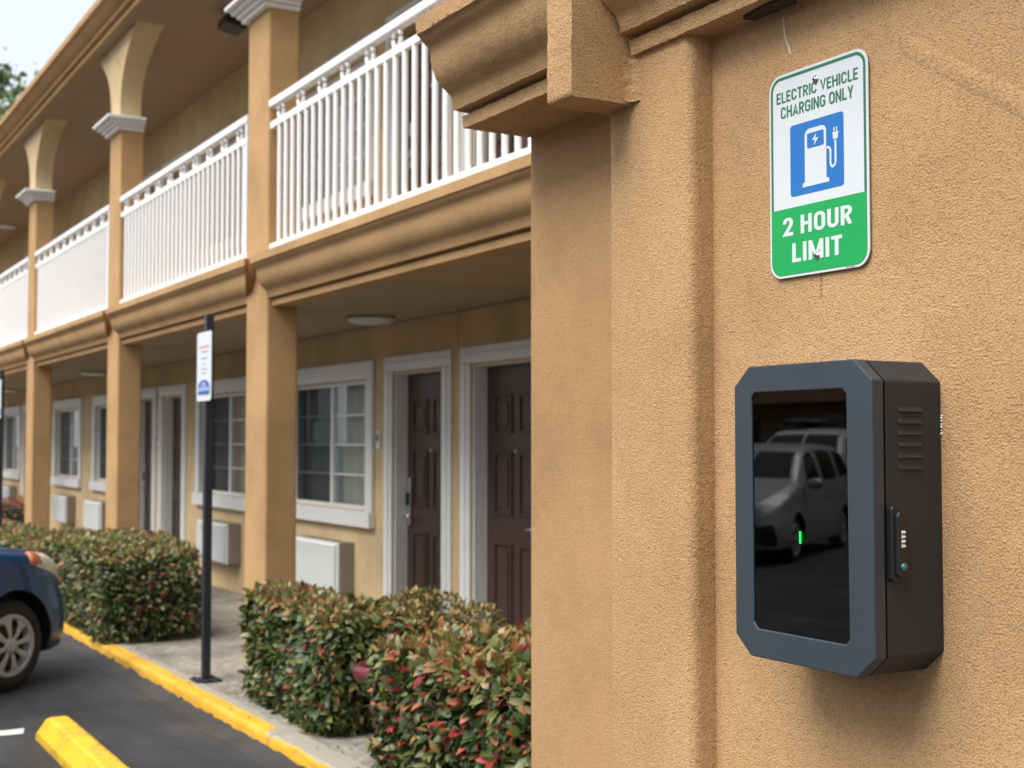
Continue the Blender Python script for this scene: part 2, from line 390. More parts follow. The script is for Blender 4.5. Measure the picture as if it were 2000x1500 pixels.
def door(y0, y1, z0, mirror):
    H = 2.12 if z0 < 1 else 2.05; ztop = z0 + H
    d = bpy.data.objects.new('door', None); COL.objects.link(d); d.parent = B; ORG[d.name] = (W, y0, z0); d.location = (W - origin(B)[0], y0 - origin(B)[1], z0 - origin(B)[2])
    part('door_leaf', MB().box(W + .115, W + .155, y0, y1, z0, ztop), 'door', d)
    wd = y1 - y0
    cols_ = [(y0 + .13, y0 + wd / 2 - .05), (y0 + wd / 2 + .05, y1 - .13)]
    rows_ = [(.22, .86), (1.05, 1.50), (1.62, 1.90)]
    for (a, b_) in cols_:
        for (za, zb) in rows_:
            s = MB(); xo, xi = W + .115, W + .106
            for (q, w_) in ((0, .022), ):
                s.box(xi - .004, xo - .0005, a, a + w_, z0 + za, z0 + zb); s.box(xi - .004, xo - .0005, b_ - w_, b_, z0 + za, z0 + zb)
                s.box(xi - .004, xo - .0005, a + w_, b_ - w_, z0 + za, z0 + za + w_); s.box(xi - .004, xo - .0005, a + w_, b_ - w_, z0 + zb - w_, z0 + zb)
            s.box(xi, xo - .0005, a + .055, b_ - .055, z0 + za + .055, z0 + zb - .055)
            part('raised_panel', s, 'door', d, bevel=.006, seg=1)
    s = MB(); s.box(W + .01, W + .118, y1 - .018, y1 + .002, z0, ztop); part('jamb', s, 'white', d)
    s = MB(); s.box(W + .01, W + .118, y0 - .002, y0 + .018, z0, ztop); part('jamb', s, 'white', d)
    s = MB(); s.box(W + .01, W + .118, y0 + .018, y1 - .018, ztop - .018, ztop + .002); part('jamb', s, 'white', d)
    cw = .15
    def cas(a, b_, za, zb, vert):
        s = MB(); s.box(W - .022, W - .001, a, b_, za, zb)
        if vert: s.box(W - .032, W - .022, a + .05, b_ - .05, za, zb - .0)
        else: s.box(W - .032, W - .022, a, b_, za + .05, zb - .05)
        part('casing', s, 'white', d, bevel=.006, seg=1)
    cas(y1 + .003, y1 + cw, z0, ztop + .003, True); cas(y0 - cw, y0 - .003, z0, ztop + .003, True)
    cas(y0 - cw, y1 + cw, ztop + .006, ztop + .125, False)
    ly = y1 - .075 if mirror else y0 + .075
    lock = part('lock_plate', MB().box(W + .092, W + .114, ly - .03, ly + .03, z0 + .90, z0 + 1.28), 'chrome', d, bevel=.008)
    part('card_reader', MB().box(W + .080, W + .092, ly - .022, ly + .022, z0 + 1.06, z0 + 1.16), 'black', lock)
    s = MB(); s.tube([(W + .095, ly, z0 + .98), (W + .045, ly, z0 + .98)], .016, 10); s.tube([(W + .05, ly, z0 + .98), (W + .05, ly + (-.11 if mirror else .11), z0 + .975)], .011, 8)
    part('handle', s, 'chrome', d, smooth=True)
    part('peephole', MB().lathe([(0, -.004), (.012, -.004), (.014, .002)], 12, (W + .113, (y0 + y1) / 2, z0 + 1.5), 'x'), 'chrome', d)
    part('threshold', MB().box(W - .02, W + .11, y0, y1, z0 - .01, z0 + .012), 'chrome', d)

def window(y0, y1, z0, z1, upper=False):
    d = bpy.data.objects.new('window', None); COL.objects.link(d); d.parent = B; ORG[d.name] = (W, y0, z0); d.location = (W - origin(B)[0], y0 - origin(B)[1], z0 - origin(B)[2])
    cw = .135
    def bd(name, a, b_, za, zb, x0=W - .035, x1=W - .001, mat='white', bev=.006):
        return part(name, MB().box(x0, x1, a, b_, za, zb), mat, d, bevel=bev, seg=1)
    bd('casing', y0 - cw, y0 - .002, z0, z1); bd('casing', y1 + .002, y1 + cw, z0, z1)
    bd('casing', y0 - cw, y1 + cw, z1 + .003, z1 + .15)
    bd('sill', y0 - cw - .015, y1 + cw + .015, z0 - .135, z0 - .003, x0=W - .065)
    fr = .035; x0, x1 = W + .045, W + .10; ym = (y0 + y1) / 2
    s = MB(); s.box(x0, x1, y0, y0 + fr, z0, z1); s.box(x0, x1, y1 - fr, y1, z0, z1)
    s.box(x0, x1, y0 + fr, y1 - fr, z0, z0 + fr); s.box(x0, x1, y0 + fr, y1 - fr, z1 - fr, z1)
    part('frame', s, 'white', d)
    bd('reveal', y0 - .001, y0 + .004, z0, z1, W + .001, W + .135, bev=0); bd('reveal', y1 - .004, y1 + .001, z0, z1, W + .001, W + .135, bev=0)
    bd('mullion', ym - .026, ym + .026, z0 + fr, z1 - fr, W + .04, W + .098, bev=.003)
    for (a, b_, far) in ((y0 + fr, ym - .026, False), (ym + .026, y1 - fr, True)):
        for k in (1, 2, 3):
            z = z0 + fr + (z1 - z0 - 2 * fr) * k / 4
            bd('muntin', a, b_, z - .0075, z + .0075, W + .054, W + .0625, bev=0)
        facing(part('pane', MB().add([(W + .064, a, z0 + fr), (W + .064, b_, z0 + fr), (W + .064, b_, z1 - fr), (W + .064, a, z1 - fr)], [(0, 1, 2, 3)]), 'pane', d))
        if far:
            facing(part('insect_screen', MB().add([(W + .047, a, z0 + fr), (W + .047, b_, z0 + fr), (W + .047, b_, z1 - fr), (W + .047, a, z1 - fr)], [(0, 1, 2, 3)]), 'screen', d))
        # hanging curtain in soft folds
        n = 46; vs = []; ph = random.uniform(0, 6)
        for i in range(n + 1):
            y = a - .04 + (b_ - a + .08) * i / n
            x = W + (.115 if upper else .17) + (.012 if upper else .022) * math.sin(i * 1.15 + ph) + .008 * math.sin(i * .37 + 2 * ph)
            vs += [(x, y, z0 - .05), (x + .01 * math.sin(i * .8), y, z1 + .05)]
        zt = MB().add(vs, [(2 * i, 2 * i + 2, 2 * i + 3, 2 * i + 1) for i in range(n)])
        part('curtain', zt, 'curtain', d, smooth=True)

for k, (a, b_) in enumerate(doors):
    door(a, b_, .082, k % 2); door(a, b_, SLAB - .005, k % 2)
for a, b_ in wins:
    window(a, b_, 1.07, 2.17); window(a, b_, 1.07 + DZ, 2.17 + DZ, True)

# balcony slab, soffits
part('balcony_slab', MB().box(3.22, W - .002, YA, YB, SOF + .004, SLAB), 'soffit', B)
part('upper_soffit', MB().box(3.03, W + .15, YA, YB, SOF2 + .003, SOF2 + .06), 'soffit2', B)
# eave moulding
EV = [(3.06, 5.648), (3.022, 5.644), (3.018, 5.690), (3.04, 5.692), (3.04, 5.702), (2.984, 5.704), (2.975, 5.736), (2.99, 5.74), (2.965, 5.748), (2.945, 5.758), (2.928, 5.772), (2.908, 5.790), (2.893, 5.806), (2.888, 5.822), (2.858, 5.828), (2.850, 5.834), (2.846, 5.892), (3.2, 5.94), (3.2, 5.70)]
autosmooth(part('eave_moulding', MB().prism(EV, 'y', YA, YB), 'tan', B).data, 33)
rf = MB().prism([(2.86, 5.90), (4.9, 6.75), (8, 6.75), (8, 5.95), (4.6, 5.9)], 'y', YA, YB); part('roof', rf, 'soffit2', B)

cols = [4.545, 8.905, 13.185, 17.605, 22.0, 26.4, 30.8]
CW = .44; CX0, CX1 = 3.15, 3.384
CP = [(2.154, 2.619), (1.916, 2.621), (1.910, 2.657), (1.935, 2.660), (1.935, 2.670), (1.884, 2.673), (1.872, 2.712), (1.866, 2.719), (1.849, 2.732), (1.832, 2.746), (1.818, 2.765), (1.808, 2.786), (1.802, 2.808), (1.800, 2.828), (1.798, 2.845), (1.790, 2.858), (1.768, 2.872), (1.762, 2.884), (1.751, 2.888), (1.749, 2.938), (2.154, 2.955)]
FP = [(min(x + 1.276, 3.30), 2.598 + (z - 2.619) * 1.075) for x, z in CP]
for i, y in enumerate(cols):
    c = part('column', MB().box(CX0, CX1, y, y + CW, .06, 4.74), 'tan', B, bevel=.018, seg=3)
    cap = MB()
    for (ov, za, zb) in ((.045, 4.715, 4.748), (.075, 4.749, 4.778), (.11, 4.779, 4.808), (.15, 4.809, 4.842)):
        cap.box(CX0 - ov, CX1 - .01, y - ov * .75, y + CW + ov * .75, za, zb)
    part('capital', cap, 'white', c, bevel=.005, seg=1)
    # flared cream bracket above the capital
    st = []
    for k in range(15):
        u = k / 14; z = 4.842 + (SOF2 + .002 - 4.842) * u
        fl = .60 * max(0, u - .08) ** 2.6 * 1.25
        st.append([(CX0, y + .03 - fl, z), (CX1 - .03 + fl * .10, y + .03 - fl, z), (CX1 - .03 + fl * .10, y + CW - .03 + fl, z), (CX0, y + CW - .03 + fl, z)])
    vs = [p for s_ in st for p in s_]; fs = [(i_ * 4 + k, i_ * 4 + (k + 1) % 4, i_ * 4 + 4 + (k + 1) % 4, i_ * 4 + 4 + k) for i_ in range(14) for k in range(4)]
    br = part('bracket', MB().add(vs, fs + [(0, 1, 2, 3), (56, 57, 58, 59)]), 'cream', c)
    autosmooth(br.data, 30)
# ledge moulding and railing per bay
def railing(y0, y1):
    d = bpy.data.objects.new('railing', None); COL.objects.link(d); d.parent = B; ORG[d.name] = (3.17, y0, 3.0); d.location = (3.17 - W, y0 - 8, 3.0)
    X = 3.172
    part('top_rail', MB().box(X - .028, X + .028, y0, y1, 3.990, 4.045), 'rail', d, bevel=.008)
    part('middle_rail', MB().box(X - .016, X + .016, y0, y1, 3.842, 3.890), 'rail', d, bevel=.004)
    part('bottom_rail', MB().box(X - .016, X + .016, y0, y1, 2.982, 3.030), 'rail', d, bevel=.004)
    n = int(round((y1 - y0 - .06) / .126)); me = None; ring = None
    for k in range(n + 1):
        y = y1 - .165 - k * .126
        if y < y0 + .03: break
        if me is None:
            mb_ = MB().tube([(0, 0, 3.03), (0, 0, 3.848)], .0172, 12); mb_.f = mb_.f[:-2]; me = mb_.mesh('baluster', 'rail')
            for p in me.polygons: p.use_smooth = len(p.vertices) == 4
            ring = MB().tube([(0, .050 * math.cos(a * math.pi / 10), .054 * math.sin(a * math.pi / 10)) for a in range(20)], .0135, 8, True).mesh('scroll_ring', 'rail')
            for p in ring.polygons: p.use_smooth = True
        link('baluster', me, d, (X - 3.17, y - y0, -3.0))
        if k % 3 == 0: link('scroll_ring', ring, d, (X - 3.17, y - y0 - .02, 3.938 - 3.0))
    for y in (y0 + .02, y1 - .02):
        if y == y0 + .02: part('end_post', MB().box(X - .02, X + .02, y - .018, y + .018, 2.96, 4.0), 'rail', d)
RY = []
for i in range(len(cols) - 1):
    a, b_ = cols[i] + CW, cols[i + 1]
    n = len(FP); lm = MB(); lm.add([(x, a - .002 - 2.6 * max(0, CX0 - x), z) for x, z in FP] + [(x, b_ + .002, z) for x, z in FP], [tuple(range(n)), tuple(range(2 * n - 1, n - 1, -1))] + [(q, n + q, n + (q + 1) % n, (q + 1) % n) for q in range(n)])
    autosmooth(part('ledge_moulding', lm, 'tan', B).data, 33)
    if i < 4: railing(a + .02, b_ - .02)
part('ledge_moulding', MB().prism(FP, 'y', YA, cols[0]), 'tan', B)

# ceiling lamps
def ceiling_lamp(x, y, z, label):
    o = thing('ceiling_lamp', label, 'lamp', (x, y, z), 0, 'round ceiling lamps of the walkways')
    part('base_ring', MB().lathe([(0, 0), (.19, 0), (.19, -.02), (0, -.02)], 32), 'acbeige', o, smooth=False, local=True)
    s = MB().lathe([(.182, -.018), (.174, -.034), (.145, -.050), (.09, -.060), (0, -.063)], 32); part('diffuser', s, 'lamp', o, smooth=True, local=True)
ceiling_lamp(4.13, 9.32, SOF + .003, 'round white ceiling lamp above the ground floor doors beside the nearest column')
ceiling_lamp(4.13, 18.6, SOF + .003, 'small round ceiling lamp under the ledge between the two middle columns')
ceiling_lamp(4.13, 25.6, SOF + .003, 'round ceiling lamp at the dim far end of the ground floor walkway')
ceiling_lamp(4.13, 25.9, SOF2 + .002, 'round ceiling lamp under the roof at the far end of the balcony')
# dark floodlight under the upper soffit by the nearest capital
fl = thing('flood_lamp', 'small black flood lamp under the roof behind the nearest white capital', 'lamp', (3.86, 11.85, SOF2))
part('bracket_arm', MB().box(-.02, .02, -.02, .02, -.08, .003), 'black', fl, local=True)
part('lamp_head', MB().prism([(-.10, -.06), (.10, -.06), (.07, -.20), (-.13, -.16)], 'y', -.14, .14), 'black', fl, local=True, bevel=.01)

# wall air conditioners below the windows
def aircon(yc, label):
    o = thing('air_conditioner', label, 'air conditioner', (W, yc, .37), 0, 'air conditioners below the motel windows')
    part('sleeve', MB().box(-.132, -.002, -.52, .52, 0, .425), 'acbeige', o, local=True, bevel=.008)
    g_ = MB().box(-.150, -.133, -.515, .515, .004, .421); gr = part('grille_frame', g_, 'acwhite', o, local=True, bevel=.004)
    me = MB().prism([(-.1512, .004), (-.170, -.006), (-.170, .000), (-.1512, .012)], 'y', -.485, .485).mesh('grille_slat', 'acwhite')
    for k in range(15): link('grille_slat', me, gr, (0, 0, .035 + k * .0255))
for yc, lb in ((11.0, 'white louvred air conditioner behind the nearest tan column, under its window'), (13.97, 'white air conditioner beside the sign pole, below the second window from the doors'),
               (19.6, 'half hidden air conditioner box just past the second tan column'), (21.93, 'air conditioner below the small window between the two far columns'), (27.1, 'farthest air conditioner box at the dim end of the walkway')):
    aircon(yc, lb)
# room number plates
for y, lb in ((9.985, 'small white room plate on the wall between the near window and the door'), (16.66, 'small white room plate between the two far brown doors')):
    o = thing('room_plate', lb, 'plate', (W, y, 1.66)); part('plate', MB().box(-.014, -.001, -.04, .04, -.075, .075), 'signwhite', o, local=True, bevel=.004)
    part('plate_band', MB().box(-.0155, -.0142, -.03, .03, -.01, .05), 'acbeige', o, local=True)

# ------------------------------------------------------------------ the near stucco wing with pilaster and cornice
WX = 2.0; AX = 2.15
V = thing('stucco_wing', 'near rough tan stucco wall with pilaster and moulded cornice', 'wall', (WX, 2.5, 0))
def rough(name, mb_rows, mat, parent, amp=.0022, fr=95.0, closed=True, smooth=True):
    """grid of rows of points, pushed by noise along x and z so the edges are not ruler straight"""
    off = origin(parent); m = len(mb_rows[0]); vs = []
    for r_ in mb_rows:
        for p in r_:
            q = Vector(p) * fr
            nx = mnoise.noise(q) * amp + mnoise.noise(q * .23) * amp * .8; nz = mnoise.noise(q + Vector((31, 7, 3))) * amp
            ny = mnoise.noise(q + Vector((5, 17, 9))) * amp
            vs.append((p[0] + nx - off[0], p[1] + ny - off[1], p[2] + nz - off[2]))
    fs = [(i * m + k, i * m + k + 1, (i + 1) * m + k + 1, (i + 1) * m + k) for i in range(len(mb_rows) - 1) for k in range(m - 1)]
    if closed: fs += [tuple(range(m - 1, -1, -1)), tuple((len(mb_rows) - 1) * m + k for k in range(m))]
    me = bpy.data.meshes.new(name); me.from_pydata(vs, [], fs); me.materials.append(M[mat])
    bm = bmesh.new(); bm.from_mesh(me); bmesh.ops.recalc_face_normals(bm, faces=bm.faces); bm.to_mesh(me); bm.free()
    if smooth: autosmooth(me, 60)
    o = link(name, me, parent); ORG[o.name] = off; return o
def resample(poly, step):
    out = []
    for (a, b_) in zip(poly[:-1], poly[1:]):
        d = math.dist(a, b_); n = max(1, int(d / step))
        for k in range(n): out.append((a[0] + (b_[0] - a[0]) * k / n, a[1] + (b_[1] - a[1]) * k / n))
    return out + [poly[-1]]
# main wall with rounded far corner (plan outline extruded upward)
def corner(cx_, cy_, r, a0, a1, n=6): return [(cx_ + r * math.cos(R(a0 + (a1 - a0) * k / n)), cy_ + r * math.sin(R(a0 + (a1 - a0) * k / n))) for k in range(n + 1)]
plan = [(WX, -6.0), (WX, 2.60), (6.2, 2.60), (6.2, -6.0)]
part('wall', MB().prism(plan, 'z', 0, 2.85), 'wing', V)
plan = [(AX, 2.60)] + corner(AX + .026, 3.628 - .026, .026, 180, 90) + [(6.2, 3.628), (6.2, 2.60)]
autosmooth(part('end_pier', MB().prism(plan, 'z', 0, 2.85), 'pier', V).data, 40)
part('flat_roof', MB().box(2.16, 6.25, -6.0, 3.60, 2.852, 2.90), 'soffit', V)
# pilaster: rounded corners
pp = [(WX + .01, 2.505)] + corner(1.955, 2.53, .025, 270, 180) + corner(1.945, 2.83, .015, 180, 90) + [(AX + .01, 2.845)]
pil = part('pilaster', MB().prism(pp, 'z', 0, 2.80), 'wing', V); autosmooth(pil.data, 40)
ys = np.arange(2.845, 3.629, .010)
rough('cornice', [[(x, y, z) for x, z in resample(CP, .009)] for y in ys], 'wing', V, .0025)
ys = np.arange(-1.0, 2.737, .014)
rough('cornice', [[(min(x, 2.004), y, z) for x, z in resample(CP, .012)] for y in ys], 'wing', V, .0025)
bl = resample([(2.154, 2.500), (1.752, 2.500), (1.746, 2.506), (1.746, 2.99), (2.154, 2.99)], .010)
rough('keystone_block', [[(x, y, z) for x, z in bl] for y in (2.735, 2.738, *np.arange(2.745, 2.845, .01), 2.847, 2.850)], 'wing', V, .0025)
# lumpy mortar where block and cornice meet the pilaster
rws = []
for k in range(15):
    z = 2.505 + k * .008; rad = .05 + .02 * mnoise.noise((k * .5, 1, 1)) - .0015 * k
    rws.append([(1.932 - rad * (1 - math.sin(a)), 2.736 - rad * (1 - math.cos(a)), z) for a in np.linspace(0, math.pi / 2, 9)])
rough('mortar_fillet', rws, 'wing', V, .007, 60.0, closed=False)
gap = [(1.955, 2.335), (1.985, 2.33), (1.985, 2.19), (1.95, 2.16), (1.94, 2.24)]
part('crack', MB().prism(gap, 'z', 2.612, 2.619), 'soil', V)
# raised patch seam on the wall
seam_pts = [(1.893, 2.619), (1.895, 2.56), (1.894, 2.50), (1.893, 2.455), (1.880, 2.432), (1.850, 2.412), (1.785, 2.372), (1.70, 2.316), (1.609, 2.255), (1.50, 2.19), (1.2, 2.03)]
sp = resample(seam_pts, .02); rws = []
for i_, (y, z) in enumerate(sp):
    d = (Vector(sp[min(i_ + 2, len(sp) - 1)]) - Vector(sp[max(i_ - 2, 0)])).normalized(); nn = Vector((-d.y, d.x))
    wv = .004 * mnoise.noise((y * 14, z * 14, 0)); hh = 1 + .5 * mnoise.noise((y * 9, z * 9, 4))
    rws.append([(WX - .6 * hx * hh + (.0012 if hx == 0 else 0), y + nn.x * (dy + wv), z + nn.y * (dy + wv)) for dy, hx in ((-.030, 0), (-.018, .0016), (-.007, .0034), (.002, .0038), (.010, .0030), (.017, .0012), (.024, 0))])
rough('patch_seam', rws, 'wing', V, .0010, closed=False)

M['drip'] = paint('pale_drip', (.62, .52, .40), .7, .2, 60); M['caulk'] = paint('white_caulk', (.72, .72, .70), .6, .1, 60)
dp = MB(); pts = [(2.251, 2.60, .003), (2.247, 2.575, .0035), (2.243, 2.551, .003), (2.237, 2.537, .0035), (2.231, 2.524, .003), (2.228, 2.514, .0045), (2.225, 2.506, .001)]
vs = []
for k, (y, z, wd) in enumerate(pts): vs += [(WX - .0015, y - wd, z), (WX - .003, y, z), (WX - .0015, y + wd, z)]
dp.add(vs, [(3 * k + j_, 3 * k + j_ + 1, 3 * k + 4 + j_, 3 * k + 3 + j_) for k in range(len(pts) - 1) for j_ in (0, 1)])
part('paint_drip', dp, 'drip', V, smooth=True)
hc = MB(); vs = []
for k in range(9):
    z = 2.008 - k * .006; y = 2.1365 + .0012 * mnoise.noise((k * .9, 0, 0)); vs += [(WX - .0022, y - .0006, z), (WX - .0022, y + .0006, z)]
hc.add(vs, [(2 * k, 2 * k + 1, 2 * k + 3, 2 * k + 2) for k in range(8)]); part('hairline_crack', hc, 'soil', V)
ck = MB()
for k in range(7):
    z = 1.700 - k * .006 + random.uniform(-.002, .002); r0 = random.uniform(.0016, .0028)
    ck.lathe([(0, -r0), (r0 * .8, -r0 * .6), (r0, 0), (r0 * .7, r0 * .7), (0, r0)], 8, (WX - .001, 1.8105 + random.uniform(-.001, .0005), z), 'z')
o = part('caulk_blobs', ck, 'caulk', V, smooth=True); o['kind'] = 'stuff'

# ------------------------------------------------------------------ text helper
def flat(pts, f, x):                # 2-D (y,z) points laid on plane x, facing -x
    return MB().add([(x, p[0], p[1]) for p in pts], f)
def rrect(y0, y1, z0, z1, r, n=8):
    return corner(y1 - r, z1 - r, r, 0, 90, n) + corner(y0 + r, z1 - r, r, 90, 180, n) + corner(y0 + r, z0 + r, r, 180, 270, n) + corner(y1 - r, z0 + r, r, 270, 360, n)
def ringmb(outer, inner, x):
    n = len(outer)
    return MB().add([(x, *p) for p in outer] + [(x, *p) for p in inner], [(i, (i + 1) % n, n + (i + 1) % n, n + i) for i in range(n)])

# ------------------------------------------------------------------ the charging sign
SY0, SY1, SZ0, SZ1 = 1.987, 2.292, 2.011, 2.468
S = thing('charging_sign', 'white and green electric vehicle charging sign screwed to the stucco wall', 'sign', (WX - .006, 2.14, 2.24))
F0 = WX - .0075
part('panel', MB().prism(rrect(SY0, SY1, SZ0, SZ1, .036), 'x', F0, F0 + .003), 'signwhite', S, bevel=.0006, seg=1)
def outl(i, r): return rrect(SY0 + i, SY1 - i, SZ0 + i, SZ1 - i, r)
part('border', ringmb(outl(.0060, .031), outl(.0128, .0245), F0 - .0004), 'sgreen_dark', S)
band = [p for p in outl(.0060, .031)]
zc = 2.165
lower = [(SY1 - .006, zc), (SY0 + .006, zc)] + [p for p in corner(SY0 + .006 + .031, SZ0 + .006 + .031, .031, 180, 270, 8)] + [p for p in corner(SY1 - .006 - .031, SZ0 + .006 + .031, .031, 270, 360, 8)]
part('green_band', MB().add([(F0 - .0008, *p) for p in lower], [tuple(range(len(lower)))]), 'sgreen', S)
def glyph(c, s_):
    h = s_ / 2
    def arc(cx_, cy_, r, a0, a1, n=8): return [(cx_ + r * math.cos(R(a0 + (a1 - a0) * k / n)), cy_ + r * math.sin(R(a0 + (a1 - a0) * k / n))) for k in range(n + 1)]
    w_ = {'I': s_, 'M': .74, 'V': .58, 'A': .60, 'Y': .56, 'N': .58, 'H': .58, 'O': .57, 'U': .56, 'G': .57, 'C': .56, 'R': .55, 'T': .52, 'E': .47, 'L': .45, '2': .53, ' ': .20}[c]
    r = w_ / 2 - h; m = w_ / 2; e = w_ - h
    top = arc(m, 1 - h - r, r, 0, 180); bot = arc(m, h + r, r, 180, 360)
    P = {'E': [[(w_, 1 - h), (h, 1 - h), (h, h), (w_, h)], [(s_, .52), (w_ * .9, .52)]], 'L': [[(h, 1), (h, h), (w_, h)]],
         'C': [[(e, .68)] + top + bot + [(e, .32)]], 'O': [top + bot + [top[0]]], 'U': [[(h, 1)] + bot + [(e, 1)]],
         'G': [[(e, .70)] + top + bot + [(e, .47), (w_ * .55, .47)]], 'T': [[(0, 1 - h), (w_, 1 - h)], [(m, 1 - s_), (m, 0)]],
         'R': [[(h, 0), (h, 1 - h), (m, 1 - h)] + arc(e - .20, .73, .20, 70, -70, 6) + [(m, .46), (s_, .46)], [(w_ * .52, .46), (e, 0)]], 'I': [[(h, 0), (h, 1)]],
         'V': [[(h * .9, 1), (m, h * .3), (w_ - h * .9, 1)]], 'A': [[(h * .9, 0), (m, 1 - h * .3), (w_ - h * .9, 0)], [(w_ * .22, .27), (w_ * .78, .27)]],
         'H': [[(h, 0), (h, 1)], [(e, 0), (e, 1)], [(s_, .52), (w_ - s_, .52)]], 'N': [[(h, 0), (h, 1)], [(e, 0), (e, 1)], [(h * .9, 1), (w_ - h * .9, 0)]],
         'Y': [[(h * .9, 1), (m, .42), (w_ - h * .9, 1)], [(m, .47), (m, 0)]], 'M': [[(h, 0), (h, 1)], [(e, 0), (e, 1)], [(h, 1), (m, .10), (e, 1)]],
         '2': [[(h, .66)] + top[::-1] + [(e * .97, .58), (h * 1.25, h), (w_, h)]], ' ': []}[c]
    return w_, P
def put(name, body, ya, yb, z0, z1, mat, s_, x=F0 - .0008):
    u = 0; tot = sum(glyph(c, s_)[0] + .10 for c in body) - .10; sx = (ya - yb) / tot; sz = z1 - z0
    for c in body:
        w_, P = glyph(c, s_); mb = MB()
        for k, pl in enumerate(P):
            pl = [(p[0] + u, p[1]) for p in pl]; vs = []; n = len(pl); clo = math.dist(pl[0], pl[-1]) < 1e-6
            for i, p in enumerate(pl):
                a = Vector(pl[i]) - Vector(pl[i - 1]) if i else (Vector(pl[0]) - Vector(pl[-2]) if clo else None)
                b_ = Vector(pl[i + 1]) - Vector(pl[i]) if i < n - 1 else (Vector(pl[1]) - Vector(pl[0]) if clo else None)
                if a is None: a = b_
                if b_ is None: b_ = a
                a = a.normalized(); b_ = b_.normalized(); t_ = (a + b_).normalized(); nn = Vector((-t_.y, t_.x)) / max(.35, t_.dot(a)) * (s_ / 2)
                for q in (Vector(p) + nn, Vector(p) - nn): vs.append((x - .00015 * k, ya - q.x * sx, z0 + min(max(q.y, 0), 1) * sz))
            mb.add(vs, [(2 * i, 2 * i + 1, 2 * i + 3, 2 * i + 2) for i in range(n - 1)])
        if P: part(name, mb, mat, S)
        u += w_ + .10
put('letter', 'ELECTRIC VEHICLE', 2.2665, 2.0145, 2.404, 2.4285, 'sgreen_dark', .145)
put('letter', 'CHARGING ONLY', 2.2525, 2.0285, 2.3685, 2.3945, 'sgreen_dark', .145)
put('letter', '2 HOUR', 2.2475, 2.0345, 2.1035, 2.1445, 'signwhite', .185, F0 - .0014)
put('letter', 'LIMIT', 2.2185, 2.0645, 2.0430, 2.0850, 'signwhite', .185, F0 - .0014)
part('pictogram_field', MB().add([(F0 - .0006, *p) for p in rrect(2.058, 2.223, 2.1885, 2.3465, .008)], [tuple(range(36))]), 'sblue', S)
def uv(u, v): return (2.223 - .165 * u, 2.3465 - .158 * v)
def pic(name, poly, mat, x):
    return part(name, MB().add([(x, *uv(*p)) for p in poly], [tuple(range(len(poly)))]), mat, S)
pump = [(.24, .905), (.24, .865), (.255, .845), (.285, .84), (.285, .20)] + [(.285 + .09 * (1 - math.cos(a)), .20 - .09 * math.sin(a)) for a in np.linspace(0.2, 1.57, 6)] + [(.60 + .09 * math.sin(a), .20 - .09 * math.cos(a)) for a in np.linspace(0, 1.4, 6)] + [(.69, .20), (.69, .84), (.725, .845), (.74, .865), (.74, .905)]
pic('pump_symbol', pump, 'signwhite', F0 - .0012)
pic('pump_window', [(.335, .19), (.345, .175), (.635, .175), (.645, .19), (.645, .365), (.635, .38), (.345, .38), (.335, .365)], 'sblue', F0 - .0018)
pic('bolt_symbol', [(.515, .195), (.43, .285), (.487, .285), (.465, .365), (.555, .262), (.495, .262)], 'signwhite', F0 - .0023)
hp = [(.68, .435), (.72, .437), (.752, .455), (.765, .49), (.765, .66), (.775, .695), (.805, .715), (.835, .70), (.855, .665), (.857, .62), (.857, .35)]
hv = MB(); L_ = []
for i, p in enumerate(hp):
    a = Vector(uv(*hp[max(i - 1, 0)])); b_ = Vector(uv(*hp[min(i + 1, len(hp) - 1)])); d = (b_ - a).normalized(); nn = Vector((-d.y, d.x)) * .0029; q = Vector(uv(*p))
    L_ += [(F0 - .0012, *(q + nn)), (F0 - .0012, *(q - nn))]
part('cable_symbol', hv.add(L_, [(2 * i, 2 * i + 1, 2 * i + 3, 2 * i + 2) for i in range(len(hp) - 1)]), 'signwhite', S)
pic('plug_symbol', [(.80, .255), (.915, .255), (.915, .275), (.905, .28), (.905, .325), (.89, .35), (.875, .362), (.84, .362), (.825, .35), (.81, .325), (.81, .28), (.80, .275)], 'signwhite', F0 - .0012)
pic('plug_pin', [(.825, .185), (.845, .185), (.845, .258), (.825, .258)], 'signwhite', F0 - .0014); pic('plug_pin', [(.87, .185), (.89, .185), (.89, .258), (.87, .258)], 'signwhite', F0 - .0014)
for z in (2.4325, 2.0495):
    sw = part('screw', MB().lathe([(.0085, -.0012), (.0082, -.0022), (.0058, -.0024), (.0056, -.0050), (.0042, -.0064), (0, -.0068)], 18, (F0, 2.1405, z), 'x'), 'chrome', S, smooth=True)
    part('screw_socket', MB().lathe([(0, -.0071), (.0026, -.0071), (.0026, -.0060)], 6, (F0, 2.1405, z), 'x'), 'black', sw)
part('maker_mark', MB().box(F0 - .0006, F0 - .0001, 2.030, 2.055, 2.0136, 2.0152), 'acbeige', S)

